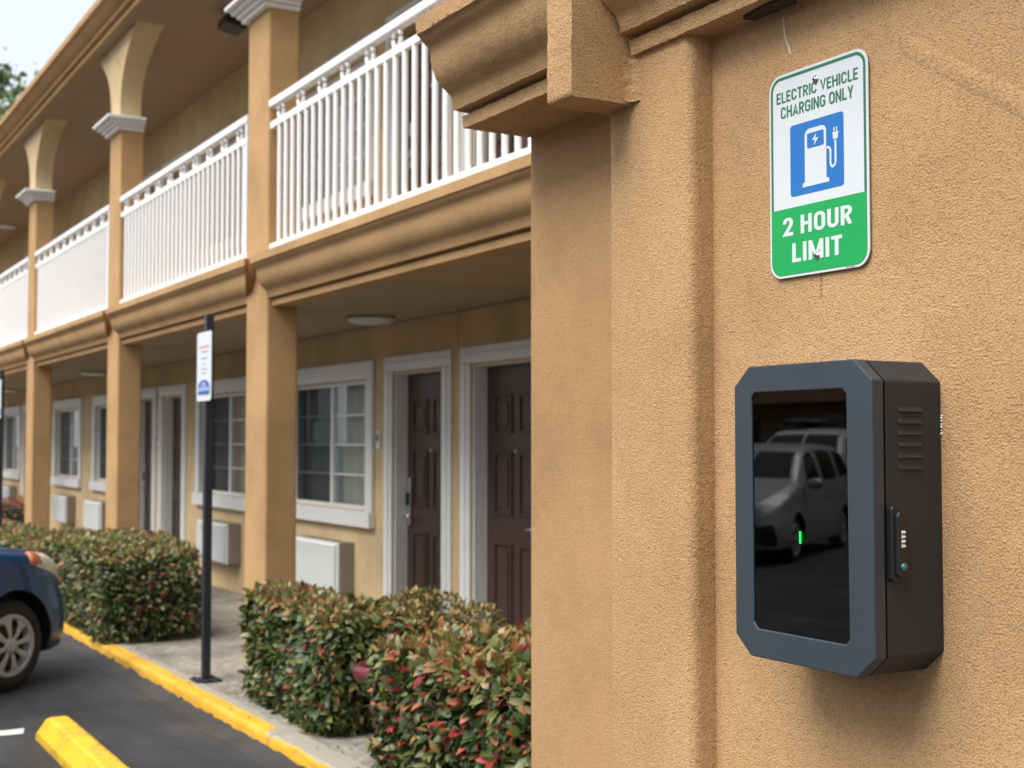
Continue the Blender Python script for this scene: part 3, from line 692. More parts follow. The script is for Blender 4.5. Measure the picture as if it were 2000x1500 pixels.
# ------------------------------------------------------------------ the charger cabinet
K = thing('charger_cabinet', 'dark grey wall cabinet with chamfered corners and tinted glass door', 'cabinet', (WX, 2.01, 1.5))
KY0, KY1, KZ0, KZ1, KF = 1.812, 2.210, 1.206, 1.806, 1.818
def octa(i, cy_, cz_, y0=KY0, y1=KY1, z0=KZ0, z1=KZ1):
    y0, y1, z0, z1 = y0 + i, y1 - i, z0 + i, z1 - i
    return [(y0 + cy_, z0), (y1 - cy_, z0), (y1, z0 + cz_), (y1, z1 - cz_), (y1 - cy_, z1), (y0 + cy_, z1), (y0, z1 - cz_), (y0, z0 + cz_)]
oc = octa(0, .047, .041)
bo_ = MB().prism(octa(.0008, .047, .041), 'x', KF + .0335, WX + .004); bo_.f = bo_.f[1:]
part('body', bo_, 'box_body', K, bevel=.004, seg=2)
ga_ = MB().prism(octa(.0045, .047, .041), 'x', KF + .026, KF + .036); ga_.f = ga_.f[2:]
part('seam_gasket', ga_, 'black', K)
# door: ring with window opening
WI = [(1.888, 1.2645), (2.141, 1.2645), (2.153, 1.2775), (2.156, 1.741), (2.146, 1.751), (1.891, 1.751), (1.880, 1.741), (1.877, 1.275)]
inner = [WI[0], WI[1], WI[2], WI[3], WI[4], WI[5], WI[6], WI[7]]
n = 8; dm = MB()
vs = [(KF, *p) for p in oc] + [(KF, *p) for p in inner] + [(KF + .030, *p) for p in oc] + [(KF + .030, *p) for p in inner]
fs = []
for i in range(n):
    j = (i + 1) % n
    fs += [(i, j, n + j, n + i), (2 * n + i, 3 * n + i, 3 * n + j, 2 * n + j), (i, 2 * n + i, 2 * n + j, j), (n + i, n + j, 3 * n + j, 3 * n + i)]
dr = part('door', dm.add(vs, fs), 'box_front', K, bevel=.0025, seg=2)
facing(part('glass_pane', MB().add([(KF + .004, *p) for p in inner], [tuple(range(8))]), 'boxpane', dr))
part('cavity', MB().add([(KF + .030, *p) for p in inner] + [(KF + .16, *p) for p in inner], [tuple(range(8, 16))] + [(i, (i + 1) % 8, 8 + (i + 1) % 8, 8 + i) for i in range(8)]), 'black', dr)
ch = part('charger_unit', MB().prism(rrect(1.945, 2.10, 1.33, 1.62, .03), 'x', KF + .055, KF + .12), 'black', K, bevel=.006)
part('status_light', MB().prism(rrect(2.0680, 2.0700, 1.442, 1.466, .0009, 3), 'x', KF + .0515, KF + .0545), 'led', ch)
# louvres pressed into the side, each a tilted hood
for z in (1.7105, 1.688, 1.6665, 1.6445, 1.623, 1.6015):
    s = MB(); x0, x1 = 1.885, 1.948; y = KY0 + .0008
    s.add([(x0, y, z + .0055), (x1, y, z + .0055), (x1 - .001, y - .0055, z - .0045), (x0 + .001, y - .0055, z - .0045), (x0, y, z - .0055), (x1, y, z - .0055)],
          [(0, 1, 2, 3), (3, 2, 5, 4), (0, 3, 4), (1, 5, 2), (0, 4, 5, 1)])
    part('louvre', s, 'box_body', K, bevel=.0012, seg=2)
# combination lock
yl = KY0 - .001
lb = part('lock_housing', MB().prism(rrect(1.852, 1.878, 1.388, 1.530, .009, 5), 'y', yl - .012, yl + .003), 'black', K, bevel=.003)
part('lock_face', MB().prism(rrect(1.8605, 1.8865, 1.394, 1.520, .0125, 6), 'y', yl - .019, yl - .002), 'black', lb, bevel=.003)
for k in range(4):
    part('number_wheel', MB().lathe([(0, -.004), (.0032, -.004), (.0032, .004), (0, .004)], 10, (1.8735, yl - .0185, 1.4805 - k * .0085), 'x'), 'signwhite', lb, smooth=False)
M['teal'] = paint('teal_button', (0.06, 0.22, 0.26), 0.35, 0.1, 40, metallic=.4)
part('lock_button', MB().lathe([(0, -.004), (.0062, -.004), (.0070, -.002), (.0070, .002)], 18, (1.8735, yl - .0195, 1.4165), 'y'), 'teal', lb, smooth=True)

# ------------------------------------------------------------------ parking sign posts
def sign_post(x, y, label):
    o = thing('sign_post', label, 'sign', (x, y, .08), 0, 'parking sign posts along the kerb')
    part('pole', MB().box(-.026, .026, -.026, .026, 0, 2.412), 'post', o, local=True, bevel=.004)
    bp = part('base_plate', MB().box(-.085, .085, -.085, .085, .002, .014), 'post', o, local=True, bevel=.003)
    for (a, b_) in ((-.06, -.06), (.06, -.06), (-.06, .06), (.06, .06)):
        part('bolt', MB().lathe([(.011, .014), (.011, .024), (0, .026)], 6, (a, b_, 0)), 'post', bp, local=True)
    pl = part('sign_panel', MB().prism(rrect(-.1525, .1525, 1.735, 2.192, .03), 'x', -.0325, -.029), 'signwhite', o, local=True); pl.location.z = .102; pl.scale = (1, 1.03, 1.0)
    xx = -.0332
    for (u0, u1, z, h, c) in ((-.10, .11, 2.085, .013, 'sred'), (-.07, .06, 2.055, .011, 'sred'), (-.06, .07, 2.012, .009, 'sgrey'), (-.025, .03, 1.972, .010, 'sgrey'), (-.07, .06, 1.94, .008, 'sgrey'), (-.05, .05, 1.915, .007, 'sgrey')):
        s = MB(); u = u0
        while u < u1:
            l_ = random.uniform(.012, .03); s.box(xx, xx + .0005, u, min(u + l_, u1), z, z + h); u += l_ + .007
        part('printed_line', s, c, pl, local=True)
    dome = [(-.125, 1.775), (.125, 1.775), (.125, 1.825)] + [(.125 * math.cos(a), 1.825 + .05 * math.sin(a)) for a in np.linspace(.25, 2.89, 9)] + [(-.125, 1.825)]
    part('blue_emblem', MB().add([(xx - .0002, *p) for p in dome], [tuple(range(len(dome)))]), 'sblue2', pl, local=True)
    part('emblem_band', MB().box(xx - .0012, xx - .0006, -.115, .115, 1.800, 1.828), 'spale', pl, local=True)
    part('emblem_dome', MB().add([(xx - .0010, .05 * math.cos(a), 1.832 + .03 * math.sin(a)) for a in np.linspace(0, math.pi, 9)], [tuple(range(9))]), 'spale', pl, local=True)
    return o
M['sred'] = paint('print_red', (0.62, 0.16, 0.14), 0.5, .05); M['sgrey'] = paint('print_grey', (0.22, 0.23, 0.25), 0.5, .05)
M['sblue2'] = paint('emblem_blue', (0.03, 0.085, 0.36), 0.4, .05); M['spale'] = paint('emblem_pale', (0.30, 0.40, 0.72), 0.4, .05)
sign_post(2.658, 8.635, 'white parking sign with blue emblem on the black post beside the kerb')
sign_post(2.62, 16.6, 'far parking sign on a black post rising from the far reddish hedge')

# ------------------------------------------------------------------ yellow wheel stop
s = MB(); rws = []
for y, ins in ((7.785, .0), (7.70, 1.), (5.98, 1.), (5.895, 0.)):
    pass
prof = [(1.435, .0), (1.435, .045), (1.478, .125), (1.498, .132), (1.572, .132), (1.592, .125), (1.635, .045), (1.635, .0)]
n = 40
for i in range(n + 1):
    y = 7.775 - 1.83 * i / n; e = min(i, n - i); sh = (.62 if e == 0 else .9 if e == 1 else 1.0)
    rws.append([(x + .003 * mnoise.noise((y * 9, k, 2)), y - (0.0), z * sh + .002 * mnoise.noise((y * 8, k, 5))) for k, (x, z) in enumerate(prof)])
m = 8; s.add([p for r_ in rws for p in r_], [(i * m + k, i * m + k + 1, (i + 1) * m + k + 1, (i + 1) * m + k) for i in range(n) for k in range(m - 1)] + [tuple(range(m)), tuple(n * m + k for k in range(m - 1, -1, -1))])
solo('wheel_stop', s, 'yellowstop', 'scuffed bright yellow concrete wheel stop lying on the asphalt', 'wheel stop')
# ------------------------------------------------------------------ hedges
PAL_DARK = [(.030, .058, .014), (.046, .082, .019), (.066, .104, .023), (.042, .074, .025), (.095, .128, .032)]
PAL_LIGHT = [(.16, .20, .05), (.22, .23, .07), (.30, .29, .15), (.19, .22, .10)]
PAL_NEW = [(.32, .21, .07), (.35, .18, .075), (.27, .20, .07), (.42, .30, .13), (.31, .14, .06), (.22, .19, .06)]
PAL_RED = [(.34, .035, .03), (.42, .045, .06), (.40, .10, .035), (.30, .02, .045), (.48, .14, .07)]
PAL_GOLD = [(.58, .40, .14), (.46, .31, .10), (.22, .17, .05), (.12, .11, .035), (.06, .06, .022)]
LEAF_V = np.array([(0, 0, 0), (.28, -.25, .045), (.28, 0, 0), (.28, .25, .045), (.66, -.23, .03), (.66, 0, -.03), (.66, .23, .03), (1, 0, -.10)])
LEAF_F = [(0, 2, 1), (0, 3, 2), (1, 2, 5, 4), (2, 3, 6, 5), (4, 5, 7), (5, 6, 7)]
def leaf_xform(p, d, n_, L, wd, curl):
    d = d / np.linalg.norm(d); n_ = n_ - d * (n_ @ d); n_ /= (np.linalg.norm(n_) + 1e-9); s_ = np.cross(n_, d)
    q = LEAF_V.copy(); q[:, 2] -= curl * q[:, 0] ** 2
    return p + L * (q[:, :1] * d + q[:, 1:2] * wd * s_ + q[:, 2:3] * n_)
def bush(name, label, loc, x0, x1, y0, y1, z0, z1, count, leaf, pick, core=True, rnd=.12, single=0, nz=.05, cat='hedge', group=None, faces=None):
    o = thing(name, label, cat, loc, 0, group)
    ctr = np.array([(x0 + x1) / 2, (y0 + y1) / 2, (z0 + z1) / 2]); hs = np.array([(x1 - x0) / 2, (y1 - y0) / 2, (z1 - z0) / 2])
    if core:  # dark solid filler added behind the leaves to stop see-through
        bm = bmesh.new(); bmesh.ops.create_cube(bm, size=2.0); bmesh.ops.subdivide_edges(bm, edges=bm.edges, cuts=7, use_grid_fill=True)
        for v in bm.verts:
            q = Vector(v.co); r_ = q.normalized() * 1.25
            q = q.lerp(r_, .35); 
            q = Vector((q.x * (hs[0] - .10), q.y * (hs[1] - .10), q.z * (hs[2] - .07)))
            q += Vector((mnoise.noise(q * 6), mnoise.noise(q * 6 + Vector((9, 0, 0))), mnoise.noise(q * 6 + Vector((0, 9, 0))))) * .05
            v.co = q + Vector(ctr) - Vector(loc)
        me = bpy.data.meshes.new('bush_core'); bm.to_mesh(me); bm.free(); me.materials.append(M['core']); link('bush_core', me, o)
        # twigs poking out
        tw = MB()
        for k in range(int(count / 40)):
            a = ctr + (rng.random(3) * 2 - 1) * hs * .8; dirv = (a - ctr) / hs; dirv = dirv + rng.normal(0, .4, 3); dirv /= np.linalg.norm(dirv)
            e_ = a + dirv * .13; tw.tube([tuple(a), tuple((a + e_) / 2 + rng.normal(0, .01, 3)), tuple(e_)], .0022, 4)
        part('twigs', tw, 'twig', o)['kind'] = 'stuff'
    V_, F_, C_ = [], [], []; singles = []
    A = np.array([hs[1] * hs[2], hs[0] * hs[2], hs[0] * hs[1]]); 
    fw = np.array([A[0] * 1.2, A[0] * .15, A[1] * 1.1, A[1] * .3, A[2] * 1.35]); fw /= fw.sum()
    cand = []
    for i in range(count):
        f = rng.choice(5, p=fw); q = rng.random(3) * 2 - 1
        if f == 0: q[0] = -1
        elif f == 1: q[0] = 1
        elif f == 2: q[1] = -1
        elif f == 3: q[1] = 1
        else: q[2] = 1
        nrm = np.zeros(3); nrm[f // 2 if f < 4 else 2] = -1 if f in (0, 2) else 1
        # round the box a little
        r_ = q / (np.abs(q) ** 6).sum() ** (1 / 6)
        q = q * .35 + r_ * .65; nn = nrm * .6 + (np.abs(q) ** 3) * np.sign(q) * .4
        depth = rng.exponential(.05); 
        p = ctr + q * hs
        lump_ = mnoise.noise(Vector(p * 2.6)) * nz * 1.4 + mnoise.noise(Vector(p * 8)) * nz
        p = p + nn / np.linalg.norm(nn) * (lump_ - depth)
        up = np.array([0, 0, 1.])
        d = nn * .55 + rng.normal(0, .55, 3) + up * (.35 if f == 4 else -.05)
        nv = nn * .8 + up * .6 + rng.normal(0, .45, 3)
        L = leaf * rng.uniform(.6, 1.25)
        col = pick(f, (p[2] - z0) / (z1 - z0), depth, p)
        cand.append((p, d, nv, L, rng.uniform(.75, 1.1), rng.uniform(-.05, .35), col))
    if single:
        camp = np.array([0, 0, CAM_H])
        order = sorted(range(len(cand)), key=lambda i: -cand[i][3] / np.linalg.norm(cand[i][0] - camp) * (1 if abs(cand[i][0][2] - z0) > .15 else .8))
        pickset = set(order[:single])
    else: pickset = set()
    for i, (p, d, nv, L, wd, curl, col) in enumerate(cand):
        vv = leaf_xform(p, d, nv, L, wd, curl) - np.array(loc)
        if i in pickset:
            me = bpy.data.meshes.new('leaf'); me.from_pydata((vv - vv[0]).tolist(), [], LEAF_F); me.materials.append(M['leaf'])
            ca = me.color_attributes.new('Col', 'FLOAT_COLOR', 'POINT'); ca.data.foreach_set('color', np.tile(np.array([*col, 1.]), (8, 1)).ravel())
            for pl in me.polygons: pl.use_smooth = True
            link('leaf', me, o, tuple(vv[0])); continue
        b0 = len(V_) * 8; V_.append(vv); C_.append(np.tile(np.array([*col, 1.]), (8, 1))); F_ += [tuple(k + b0 for k in f) for f in LEAF_F]
    me = bpy.data.meshes.new('leaves'); me.from_pydata(np.concatenate(V_).tolist(), [], F_); me.materials.append(M['leaf'])
    ca = me.color_attributes.new('Col', 'FLOAT_COLOR', 'POINT'); ca.data.foreach_set('color', np.concatenate(C_).ravel())
    me.polygons.foreach_set('use_smooth', [True] * len(me.polygons))
    l_ = link('leaves', me, o); l_['kind'] = 'stuff'; return o
def ch(pal): 
    c = np.array(pal[rng.integers(len(pal))]); return c * rng.uniform(.8, 1.25)
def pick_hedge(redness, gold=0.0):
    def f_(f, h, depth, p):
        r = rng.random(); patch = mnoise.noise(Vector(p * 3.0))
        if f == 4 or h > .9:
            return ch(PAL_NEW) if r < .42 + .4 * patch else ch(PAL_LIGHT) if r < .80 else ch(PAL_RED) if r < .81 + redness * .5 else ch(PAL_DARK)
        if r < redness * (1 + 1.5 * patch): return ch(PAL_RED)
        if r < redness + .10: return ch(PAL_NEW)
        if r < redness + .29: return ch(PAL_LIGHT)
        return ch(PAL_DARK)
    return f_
HG = 'clipped hedges along the kerb'
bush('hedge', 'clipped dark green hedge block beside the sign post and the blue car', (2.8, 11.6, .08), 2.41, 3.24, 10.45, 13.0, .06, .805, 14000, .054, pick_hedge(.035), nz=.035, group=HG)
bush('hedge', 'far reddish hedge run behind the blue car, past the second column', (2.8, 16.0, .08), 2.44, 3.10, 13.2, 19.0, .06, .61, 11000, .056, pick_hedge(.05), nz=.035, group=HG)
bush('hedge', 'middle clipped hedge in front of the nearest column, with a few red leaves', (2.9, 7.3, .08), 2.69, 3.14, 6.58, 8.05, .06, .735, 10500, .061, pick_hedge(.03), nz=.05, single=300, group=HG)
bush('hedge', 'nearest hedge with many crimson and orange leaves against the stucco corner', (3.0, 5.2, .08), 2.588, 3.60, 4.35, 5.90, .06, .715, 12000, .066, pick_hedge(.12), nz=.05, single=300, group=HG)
def pick_gold(f, h, depth, p):
    r = rng.random()
    return ch(PAL_GOLD[:3]) if r < .2 + .5 * max(0, h - .4) else ch(PAL_GOLD[2:]) if r < .8 else ch(PAL_DARK)
bush('shrub', 'low golden tipped shrub in front of the brown doors, behind the hedges', (3.55, 7.25, .08), 3.21, 3.88, 6.7, 7.8, .07, .67, 4600, .036, pick_gold, nz=.06, cat='shrub')
def pick_redbush(f, h, depth, p): return ch(PAL_RED) * .7 if rng.random() < .5 else ch(PAL_NEW)
bush('shrub', 'small reddish shrub at the far end of the walkway past the far column', (3.4, 20.6, .08), 3.0, 3.8, 19.8, 21.4, .07, .78, 1500, .06, pick_redbush, nz=.06, cat='shrub')
# fallen leaves on the pavement
fv = MB()
for k in range(70):
    y = rng.uniform(5.6, 10.4); x = KX(y) + rng.uniform(.05, .45)
    q = leaf_xform(np.array([x, y, .088 + rng.random() * .004]), np.array([*rng.normal(0, 1, 2), 0.05]), np.array([0, 0, 1.]), rng.uniform(.02, .045), .8, .2)
    fv.add(q.tolist(), LEAF_F)
M['dryleaf'] = paint('dry_leaf', (.20, .13, .07), .8, .4, 30)
tag(part('leaf_litter', fv, 'dryleaf', None), 'dry fallen leaves scattered on the pavement by the hedges', 'leaves', kind='stuff')
# ------------------------------------------------------------------ maroon planter between hedges
P = thing('planter_pot', 'glazed maroon pot with thick rolled rim tucked between the two hedges', 'pot', (2.852, 6.20, .08))
s = MB().lathe([(.05, 0), (.055, .01), (.075, .20), (.105, .34), (.125, .38)], 36); part('pot_body', s, 'maroon', P, smooth=True, local=True)
rimp = [(.152 + .028 * math.cos(a), .405 + .042 * math.sin(a)) for a in np.linspace(0, 2 * math.pi, 14)]
part('rim', MB().lathe(rimp, 40), 'maroon', P, smooth=True, local=True)
part('soil', MB().lathe([(0, .37), (.09, .375), (.134, .365)], 24), 'soil', P, local=True)

# ------------------------------------------------------------------ cars
def catmull(P, n):
    P = np.asarray(P, float); m = len(P); out = []
    for i in range(m - 1):
        p0, p1, p2, p3 = P[max(i - 1, 0)], P[i], P[i + 1], P[min(i + 2, m - 1)]
        for k in range(n):
            t = k / n; out.append(.5 * ((2 * p1) + (-p0 + p2) * t + (2 * p0 - 5 * p1 + 4 * p2 - p3) * t * t + (-p0 + 3 * p1 - 3 * p2 + p3) * t ** 3))
    out.append(P[-1]); return np.array(out)
class CarBody:
    """stations: x, zbot, zwaist, zbelt, ztop, half widths low, waist, belt, top"""
    def __init__(s, st):
        cages = []
        for (x, zb, zw, zl, zt, wl, ww, wb, wt) in st:
            cages.append([(x, 0, zb), (x, wl * .9, zb), (x, ww * .985, zb + (zw - zb) * .3), (x, ww, zw), (x, (ww + wb) / 2 + .004, (zw + zl) / 2 + .01), (x, wb, zl), (x, (wb * .55 + wt * .45), zl + (zt - zl) * .52), (x, wt, zt - (zt - zl) * .10 - .004), (x, wt * .72, zt - .012), (x, 0, zt)])
        c = np.array(cages); s.NS, s.NT = 6, 4
        c = np.stack([catmull(c[:, j], s.NS) for j in range(c.shape[1])], 1)
        s.g = np.stack([catmull(c[i], s.NT) for i in range(c.shape[0])], 0)
    def body(s):
        g = s.g; n, m, _ = g.shape; mir = g.copy(); mir[:, :, 1] *= -1
        ring = np.concatenate([g, mir[:, 1:-1][:, ::-1]], 1); k = ring.shape[1]
        mb = MB(); fs = [(i * k + j, i * k + (j + 1) % k, (i + 1) * k + (j + 1) % k, (i + 1) * k + j) for i in range(n - 1) for j in range(k)]
        return mb.add(ring.reshape(-1, 3).tolist(), fs + [tuple(range(k)), tuple((n - 1) * k + j for j in range(k - 1, -1, -1))])
    def at(s, u, v, side):
        n, m, _ = s.g.shape; a = min(max(u * s.NS, 0), n - 1.001); b_ = min(max(v * s.NT, 0), m - 1.001); i, j = int(a), int(b_); fa, fb = a - i, b_ - j
        p = (s.g[i, j] * (1 - fa) + s.g[i + 1, j] * fa) * (1 - fb) + (s.g[i, j + 1] * (1 - fa) + s.g[i + 1, j + 1] * fa) * fb
        return np.array([p[0], p[1] * side, p[2]])
    def patch(s, quad, side, off=.006, n=10, thick=True):
        """quad: four (u,v) corners in order; returns a curved slab proud of the body"""
        mb = MB(); vs = []; q = np.array(quad, float)
        for a in range(n + 1):
            for b_ in range(n + 1):
                fa, fb = a / n, b_ / n
                u, v = (q[0] * (1 - fa) + q[1] * fa) * (1 - fb) + (q[3] * (1 - fa) + q[2] * fa) * fb
                p = s.at(u, v, side); e = .05
                du = s.at(u + e, v, side) - s.at(u - e, v, side); dv = s.at(u, v + e, side) - s.at(u, v - e, side)
                nn = np.cross(du, dv); nn /= np.linalg.norm(nn) + 1e-9
                if nn @ (p - np.array([p[0] * .8 - .2, 0, .7])) < 0: nn = -nn
                edge = a in (0, n) or b_ in (0, n)
                vs.append(tuple(p + nn * (off if not edge else -.002)))
        m = n + 1
        return mb.add(vs, [(i * m + j, i * m + j + 1, (i + 1) * m + j + 1, (i + 1) * m + j) for i in range(n) for j in range(n)])
def wheel(parent, x, y, r, hub, side, spokes=8):
    o = bpy.data.objects.new('wheel', None); COL.objects.link(o); o.parent = parent; o.location = (x, y, r); ORG[o.name] = (0, 0, 0)
    s = -1 if side < 0 else 1
    hw = .098
    tp = [(hub - .01, -hw * .80), (hub + .02, -hw * .98), (r - .05, -hw), (r - .014, -hw * .86), (r, -hw * .62), (r, hw * .62), (r - .014, hw * .86), (r - .05, hw), (hub + .02, hw * .98), (hub - .01, hw * .80)]
    t_ = part('tyre', MB().lathe(tp, 44, axis='y'), 'tyre', o, local=True); autosmooth(t_.data, 40)
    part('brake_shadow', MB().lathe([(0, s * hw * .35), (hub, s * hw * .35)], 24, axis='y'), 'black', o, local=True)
    rm = MB().lathe([(hub + .004, s * hw * .80), (hub + .002, s * hw * 1.0), (hub - .022, s * hw * 1.02), (hub - .030, s * hw * .9), (hub - .03, s * hw * .35)], 44, axis='y')
    part('rim', rm, 'hub', o, local=True, smooth=True)
    sp = MB()
    for k in range(spokes):
        a0 = 2 * math.pi * k / spokes + .2; hw0, hw1 = math.pi / spokes * .42, math.pi / spokes * .80
        pts = []
        for (rr, aa, dp) in ((.045, .95 * math.pi / spokes, 1.02), (hub * .45, hw0 * 1.15, 1.10), (hub * .72, hw0 * 1.1, 1.06), (hub - .02, hw1, .98)):
            for sg in (-1, 0, 1):
                pts.append((rr * math.cos(a0 + sg * aa), s * hw * (dp if sg == 0 else dp - .09), rr * math.sin(a0 + sg * aa)))
        sp.add(pts, [(i * 3 + j, i * 3 + j + 1, i * 3 + 4 + j, i * 3 + 3 + j) for i in range(3) for j in (0, 1)])
    sp_ = part('hubcap_spokes', sp, 'hub', o, local=True, smooth=True)
    part('hubcap_center', MB().lathe([(0, s * hw * 1.14), (.035, s * hw * 1.13), (.052, s * hw * 1.04), (.056, s * hw * .9)], 24, axis='y'), 'hub', o, local=True, smooth=True)
    return o
def car(name, label, loc, rz, st, paintm, wb, track, r, hub, windows, lamps, extra=None, cat='car'):
    o = thing(name, label, cat, loc, rz); ORG[o.name] = (0, 0, 0)
    cb = CarBody(st)
    me = cb.body().mesh('body', paintm); me.materials.append(M['black'])
    tmp = bpy.data.objects.new('tmp', me); COL.objects.link(tmp); cut = []
    for x in (0, -wb):
        for sd_ in (1, -1):
            cy = MB().lathe([(0, sd_ * (track - .17)), (r + .055, sd_ * (track - .17)), (r + .055, sd_ * (track + .45)), (0, sd_ * (track + .45))], 40, (x, 0, r + .01), 'y')
            bm = bmesh.new(); cm = cy.mesh('c', None); bm.from_mesh(cm); bmesh.ops.remove_doubles(bm, verts=bm.verts, dist=1e-5); bmesh.ops.recalc_face_normals(bm, faces=bm.faces); bm.to_mesh(cm); bm.free()
            cm.materials.append(M['black']); c = bpy.data.objects.new('c', cm); COL.objects.link(c); cut.append(c)
            md = tmp.modifiers.new('b', 'BOOLEAN'); md.operation = 'DIFFERENCE'; md.object = c; md.solver = 'EXACT'
            try: md.material_mode = 'TRANSFER'
            except Exception: pass
    dg = bpy.context.evaluated_depsgraph_get(); dg.update()
    bme = bpy.data.meshes.new_from_object(tmp.evaluated_get(dg)); bme.name = 'body'
    for c in cut + [tmp]: bpy.data.objects.remove(c)
    autosmooth(bme, 32); bo = link('body', bme, o)
    for x in (0, -wb):
        for sd_ in (1, -1): wheel(o, x, sd_ * (track - .095), r, hub, sd_)
    for nm, quad, mat, off, sides in windows + lamps:
        for sd_ in sides: part(nm, cb.patch(quad, sd_, off), mat, o, smooth=True, local=True)
    if extra: extra(o, cb)
    return o
hatch = [  # x, zbot, zwaist, zbelt, ztop, w_low, w_waist, w_belt, w_top
 (.735, .30, .44, .56, .63, .20, .24, .20, .12), (.70, .235, .46, .68, .76, .44, .50, .42, .30), (.60, .215, .48, .77, .85, .62, .70, .60, .45), (.40, .21, .50, .82, .905, .72, .80, .73, .58),
 (.12, .20, .52, .86, .945, .75, .838, .79, .66), (-.25, .20, .53, .90, .985, .76, .842, .80, .68), (-.62, .20, .54, .93, 1.06, .765, .845, .80, .66), (-1.00, .20, .54, .94, 1.32, .77, .845, .80, .60), (-1.35, .20, .54, .95, 1.48, .77, .845, .80, .57),
 (-1.9, .20, .54, .96, 1.52, .77, .845, .80, .57), (-2.5, .22, .55, .98, 1.49, .76, .84, .79, .55), (-2.9, .26, .56, 1.0, 1.40, .74, .82, .76, .50), (-3.12, .34, .58, .98, 1.16, .68, .77, .70, .45), (-3.18, .42, .58, .85, .95, .55, .62, .56, .36)]
hw_ = [('window', [(7.0, 5.15), (8.7, 5.15), (8.6, 6.85), (7.8, 6.85)], 'carglass', .005, (1, -1)), ('window', [(8.85, 5.15), (10.4, 5.2), (10.2, 6.85), (8.85, 6.85)], 'carglass', .005, (1, -1)),
       ('windscreen', [(6.15, 7.4), (7.7, 7.4), (7.7, 9.0), (6.15, 9.0)], 'carglass', .005, (1, -1))]
hl_ = [('headlight', [(1.7, 4.1), (3.78, 4.7), (3.66, 6.3), (1.9, 6.2)], 'lens', .013, (1, -1)), ('turn_signal', [(3.42, 4.65), (3.86, 4.75), (3.72, 6.15), (3.38, 6.05)], 'amber', .017, (1, -1)),
       ('bumper_grille', [(.25, 2.2), (1.1, 2.2), (1.1, 2.9), (.25, 2.9)], 'black', .006, (1, -1)), ('air_dam', [(.9, 1.0), (3.2, 1.0), (3.2, 1.7), (.9, 1.7)], 'black', .012, (1, -1))]
A_ = R(37.0); ww = Vector((1.555, 9.30))
# front right wheel outer face stands at ww; car origin is under the front axle centre
lf = Vector((-math.sin(A_), math.cos(A_)))
lo = ww + lf * .80
def hatch_extra(o, cb):
    for sd_ in (1, -1):
        part('door_mirror', MB().lathe([(0, -.09), (.05, -.08), (.075, 0), (.05, .08), (0, .09)], 14, (-.72, sd_ * .93, .98), 'y'), 'bluecar', o, smooth=True, local=True)
        part('door_handle', MB().box(-1.78, -1.60, sd_ * .845 - .012, sd_ * .845 + .012, .80, .825), 'bluecar', o, local=True, bevel=.008)
    part('number_plate', MB().box(.71, .725, -.15, .15, .36, .46), 'signwhite', o, local=True)
car('hatchback_car', 'dark blue small car with silver hubcaps parked nose in beside the hedge', (lo.x, lo.y, 0), A_, hatch, 'bluecar', 2.46, .80, .303, .205, hw_, hl_, hatch_extra)

van = [(.86, .30, .45, .56, .64, .26, .34, .30, .18), (.82, .22, .47, .66, .76, .55, .62, .52, .36), (.68, .20, .50, .76, .86, .74, .80, .70, .50), (.40, .20, .52, .86, .96, .80, .87, .80, .62), (.05, .20, .54, .95, 1.05, .81, .878, .82, .68),
 (-.30, .20, .55, .99, 1.12, .81, .88, .82, .70), (-.70, .20, .55, 1.0, 1.34, .81, .88, .82, .66), (-1.10, .20, .55, 1.01, 1.54, .81, .88, .82, .62), (-1.7, .20, .55, 1.02, 1.62, .81, .88, .82, .62), (-2.5, .20, .55, 1.03, 1.62, .81, .88, .82, .62), (-3.3, .24, .56, 1.05, 1.57, .80, .87, .80, .60), (-3.62, .30, .58, 1.05, 1.35, .76, .84, .76, .55), (-3.70, .40, .60, .95, 1.05, .6, .70, .62, .4)]
vw_ = [('window', [(5.85, 5.15), (7.7, 5.15), (7.6, 6.85), (6.95, 6.85)], 'carglass', .005, (1, -1)), ('window', [(7.9, 5.15), (9.0, 5.15), (9.0, 6.85), (7.9, 6.85)], 'carglass', .005, (1, -1)), ('window', [(9.15, 5.15), (10.4, 5.3), (10.2, 6.75), (9.15, 6.85)], 'carglass', .005, (1, -1)),
       ('windscreen', [(5.1, 7.3), (6.9, 7.3), (6.9, 9.0), (5.1, 9.0)], 'carglass', .005, (1, -1))]
vl_ = [('headlight', [(1.2, 4.35), (3.5, 5.05), (3.3, 6.0), (1.3, 5.7)], 'vanlens', .016, (1, -1)), ('bumper_grille', [(.15, 1.8), (1.9, 1.8), (1.6, 3.5), (.15, 3.7)], 'black', .010, (1, -1))]
def van_extra(o, cb):
    for sd_ in (1, -1):
        part('door_mirror', MB().lathe([(0, -.10), (.06, -.09), (.085, 0), (.06, .09), (0, .10)], 14, (-.50, sd_ * .97, 1.06), 'y'), 'silvercar', o, smooth=True, local=True)
        for x in (-1.55, -2.5): part('door_handle', MB().box(x - .1, x + .1, sd_ * .872 - .012, sd_ * .872 + .012, .86, .885), 'silvercar', o, local=True, bevel=.008)
car('silver_minivan', 'silver minivan across the lot, mirrored in the cabinet glass', (-8.36, 14.55, 0), R(-33), van, 'silvercar', 2.75, .83, .31, .215, vw_, vl_, van_extra)
suv = [(x - .0, zb + .04, zw + .12, zl + .16, zt + .28, a * 1.04, b_ * 1.06, c * 1.06, d * 1.12) for (x, zb, zw, zl, zt, a, b_, c, d) in van]
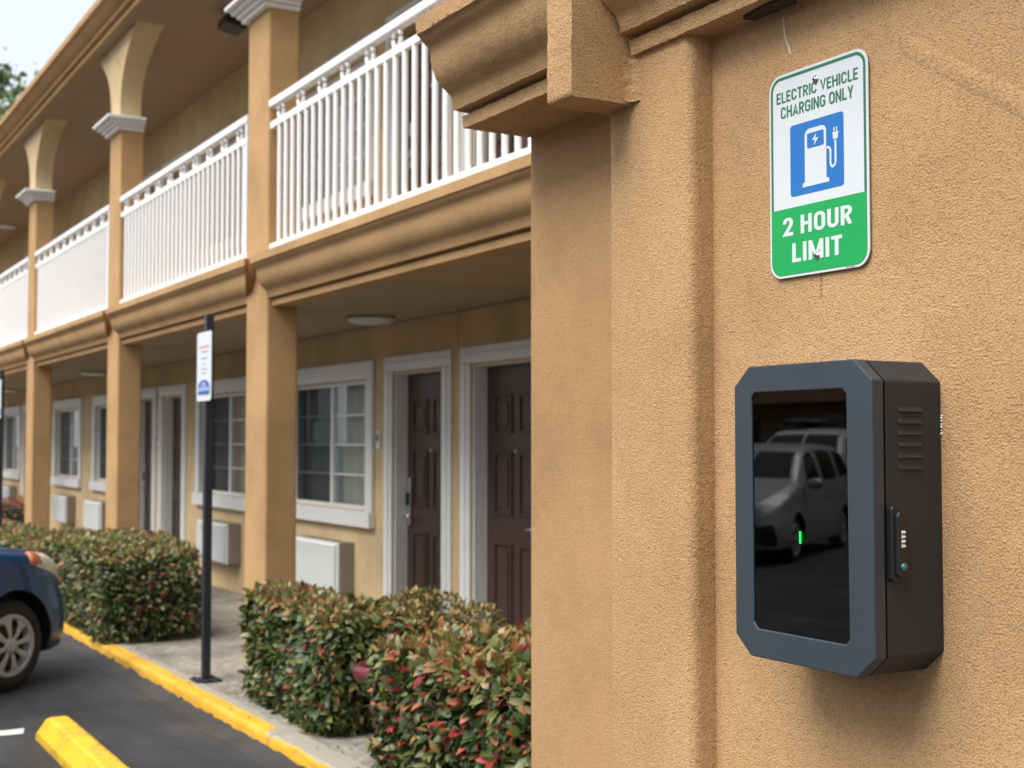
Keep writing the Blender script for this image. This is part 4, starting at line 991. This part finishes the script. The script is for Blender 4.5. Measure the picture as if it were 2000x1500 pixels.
def suv_extra(o, cb):
    for sd_ in (1, -1):
        part('roof_rail', MB().tube([(-1.2, sd_ * .60, 1.91), (-1.4, sd_ * .60, 1.98), (-3.1, sd_ * .60, 1.98), (-3.3, sd_ * .60, 1.90)], .02, 8), 'black', o, local=True, smooth=True)
    for x in (-1.7, -2.7): part('cross_bar', MB().box(x - .03, x + .03, -.68, .68, 2.005, 2.035), 'black', o, local=True, bevel=.008)
    part('roof_box', MB().box(-2.9, -1.4, .05, .55, 2.037, 2.08), 'acbeige', o, local=True, bevel=.01)
car('white_suv', 'white sport utility with roof rack behind the minivan, mirrored in the glass', (-13.2, 18.8, 0), R(-33), suv, 'whitecar', 2.8, .88, .36, .24, vw_, vl_, suv_extra)

# ------------------------------------------------------------------ motel row across the lot (seen in the glass)
O = thing('opposite_building', 'tan motel row across the parking lot, mirrored in the glass', 'building', (-20, 20, 0))
part('wall', MB().box(-20.3, -20, -30, 60, 0, 5.6), 'cream', O)
part('balcony_slab', MB().box(-20.02, -18.5, -30, 60, 2.6, 2.95), 'tan', O)
part('roof', MB().box(-20.4, -18.2, -30, 60, 5.62, 5.95), 'tan', O)
for y in np.arange(-26, 60, 4.4):
    part('column', MB().box(-18.9, -18.55, y, y + .44, 0, 5.61), 'tan', O)
    for z in (.0, 2.95):
        part('door', MB().box(-20.0, -19.96, y + .9, y + 1.75, z + .15, z + 2.2), 'door', O)
        part('window_trim', MB().box(-20.0, -19.95, y + 2.1, y + 4.0, z + .95, z + 2.35), 'white', O)
        part('window', MB().box(-19.96, -19.94, y + 2.25, y + 3.85, z + 1.1, z + 2.2), 'carglass', O)
    part('railing_panel', MB().box(-18.72, -18.68, y + .44, y + 4.4, 3.0, 3.95), 'rail', O)

# ------------------------------------------------------------------ distant tree past the roof end
T = thing('broadleaf_tree', 'green leafy tree showing above the far roof edge', 'tree', (6.4, 47, .3))
tk = MB(); tk.tube([(0, 0, 0), (.1, .1, 3), (-.1, .2, 6.5), (.1, 0, 10), (.2, .1, 13)], [.32, .26, .2, .12, .03], 10)
for k in range(9):
    a = k * 2.4; z = 4.5 + k * .9; rr = 3.2 - abs(z - 8) * .3
    tk.tube([(0, 0, z), (rr * .5 * math.cos(a), rr * .5 * math.sin(a), z + .9), (rr * math.cos(a), rr * math.sin(a), z + 1.6)], [.10, .06, .02], 6)
part('trunk', tk, 'twig', T, smooth=True, local=True)
V_, F_, C_ = [], [], []; clumps = []
for k in range(70):
    q = rng.normal(0, 1, 3); q /= np.linalg.norm(q); q *= rng.uniform(.45, 1) ** .6; clumps.append((np.array([q[0] * 4.4, q[1] * 4.2, 8.9 + q[2] * 5.0]), rng.uniform(.5, 1.1), rng.uniform(.7, 1.3)))
for (c, r0, br) in clumps:
    for k in range(150):
        p = c + rng.normal(0, r0 * .5, 3); vv = leaf_xform(p, rng.normal(0, 1, 3), rng.normal(0, 1, 3) + np.array([0, 0, .6]), rng.uniform(.16, .30), 1.2, .2)
        b0 = len(V_) * 8; V_.append(vv); col = np.array(PAL_LIGHT[rng.integers(4)]) * br if rng.random() < .5 else np.array([.10, .17, .05]) * br
        C_.append(np.tile(np.array([*col, 1.]), (8, 1))); F_ += [tuple(i + b0 for i in f) for f in LEAF_F]
me = bpy.data.meshes.new('crown'); me.from_pydata(np.concatenate(V_).tolist(), [], F_); me.materials.append(M['leaf'])
ca = me.color_attributes.new('Col', 'FLOAT_COLOR', 'POINT'); ca.data.foreach_set('color', np.concatenate(C_).ravel())
o = link('crown', me, T); o['kind'] = 'stuff'
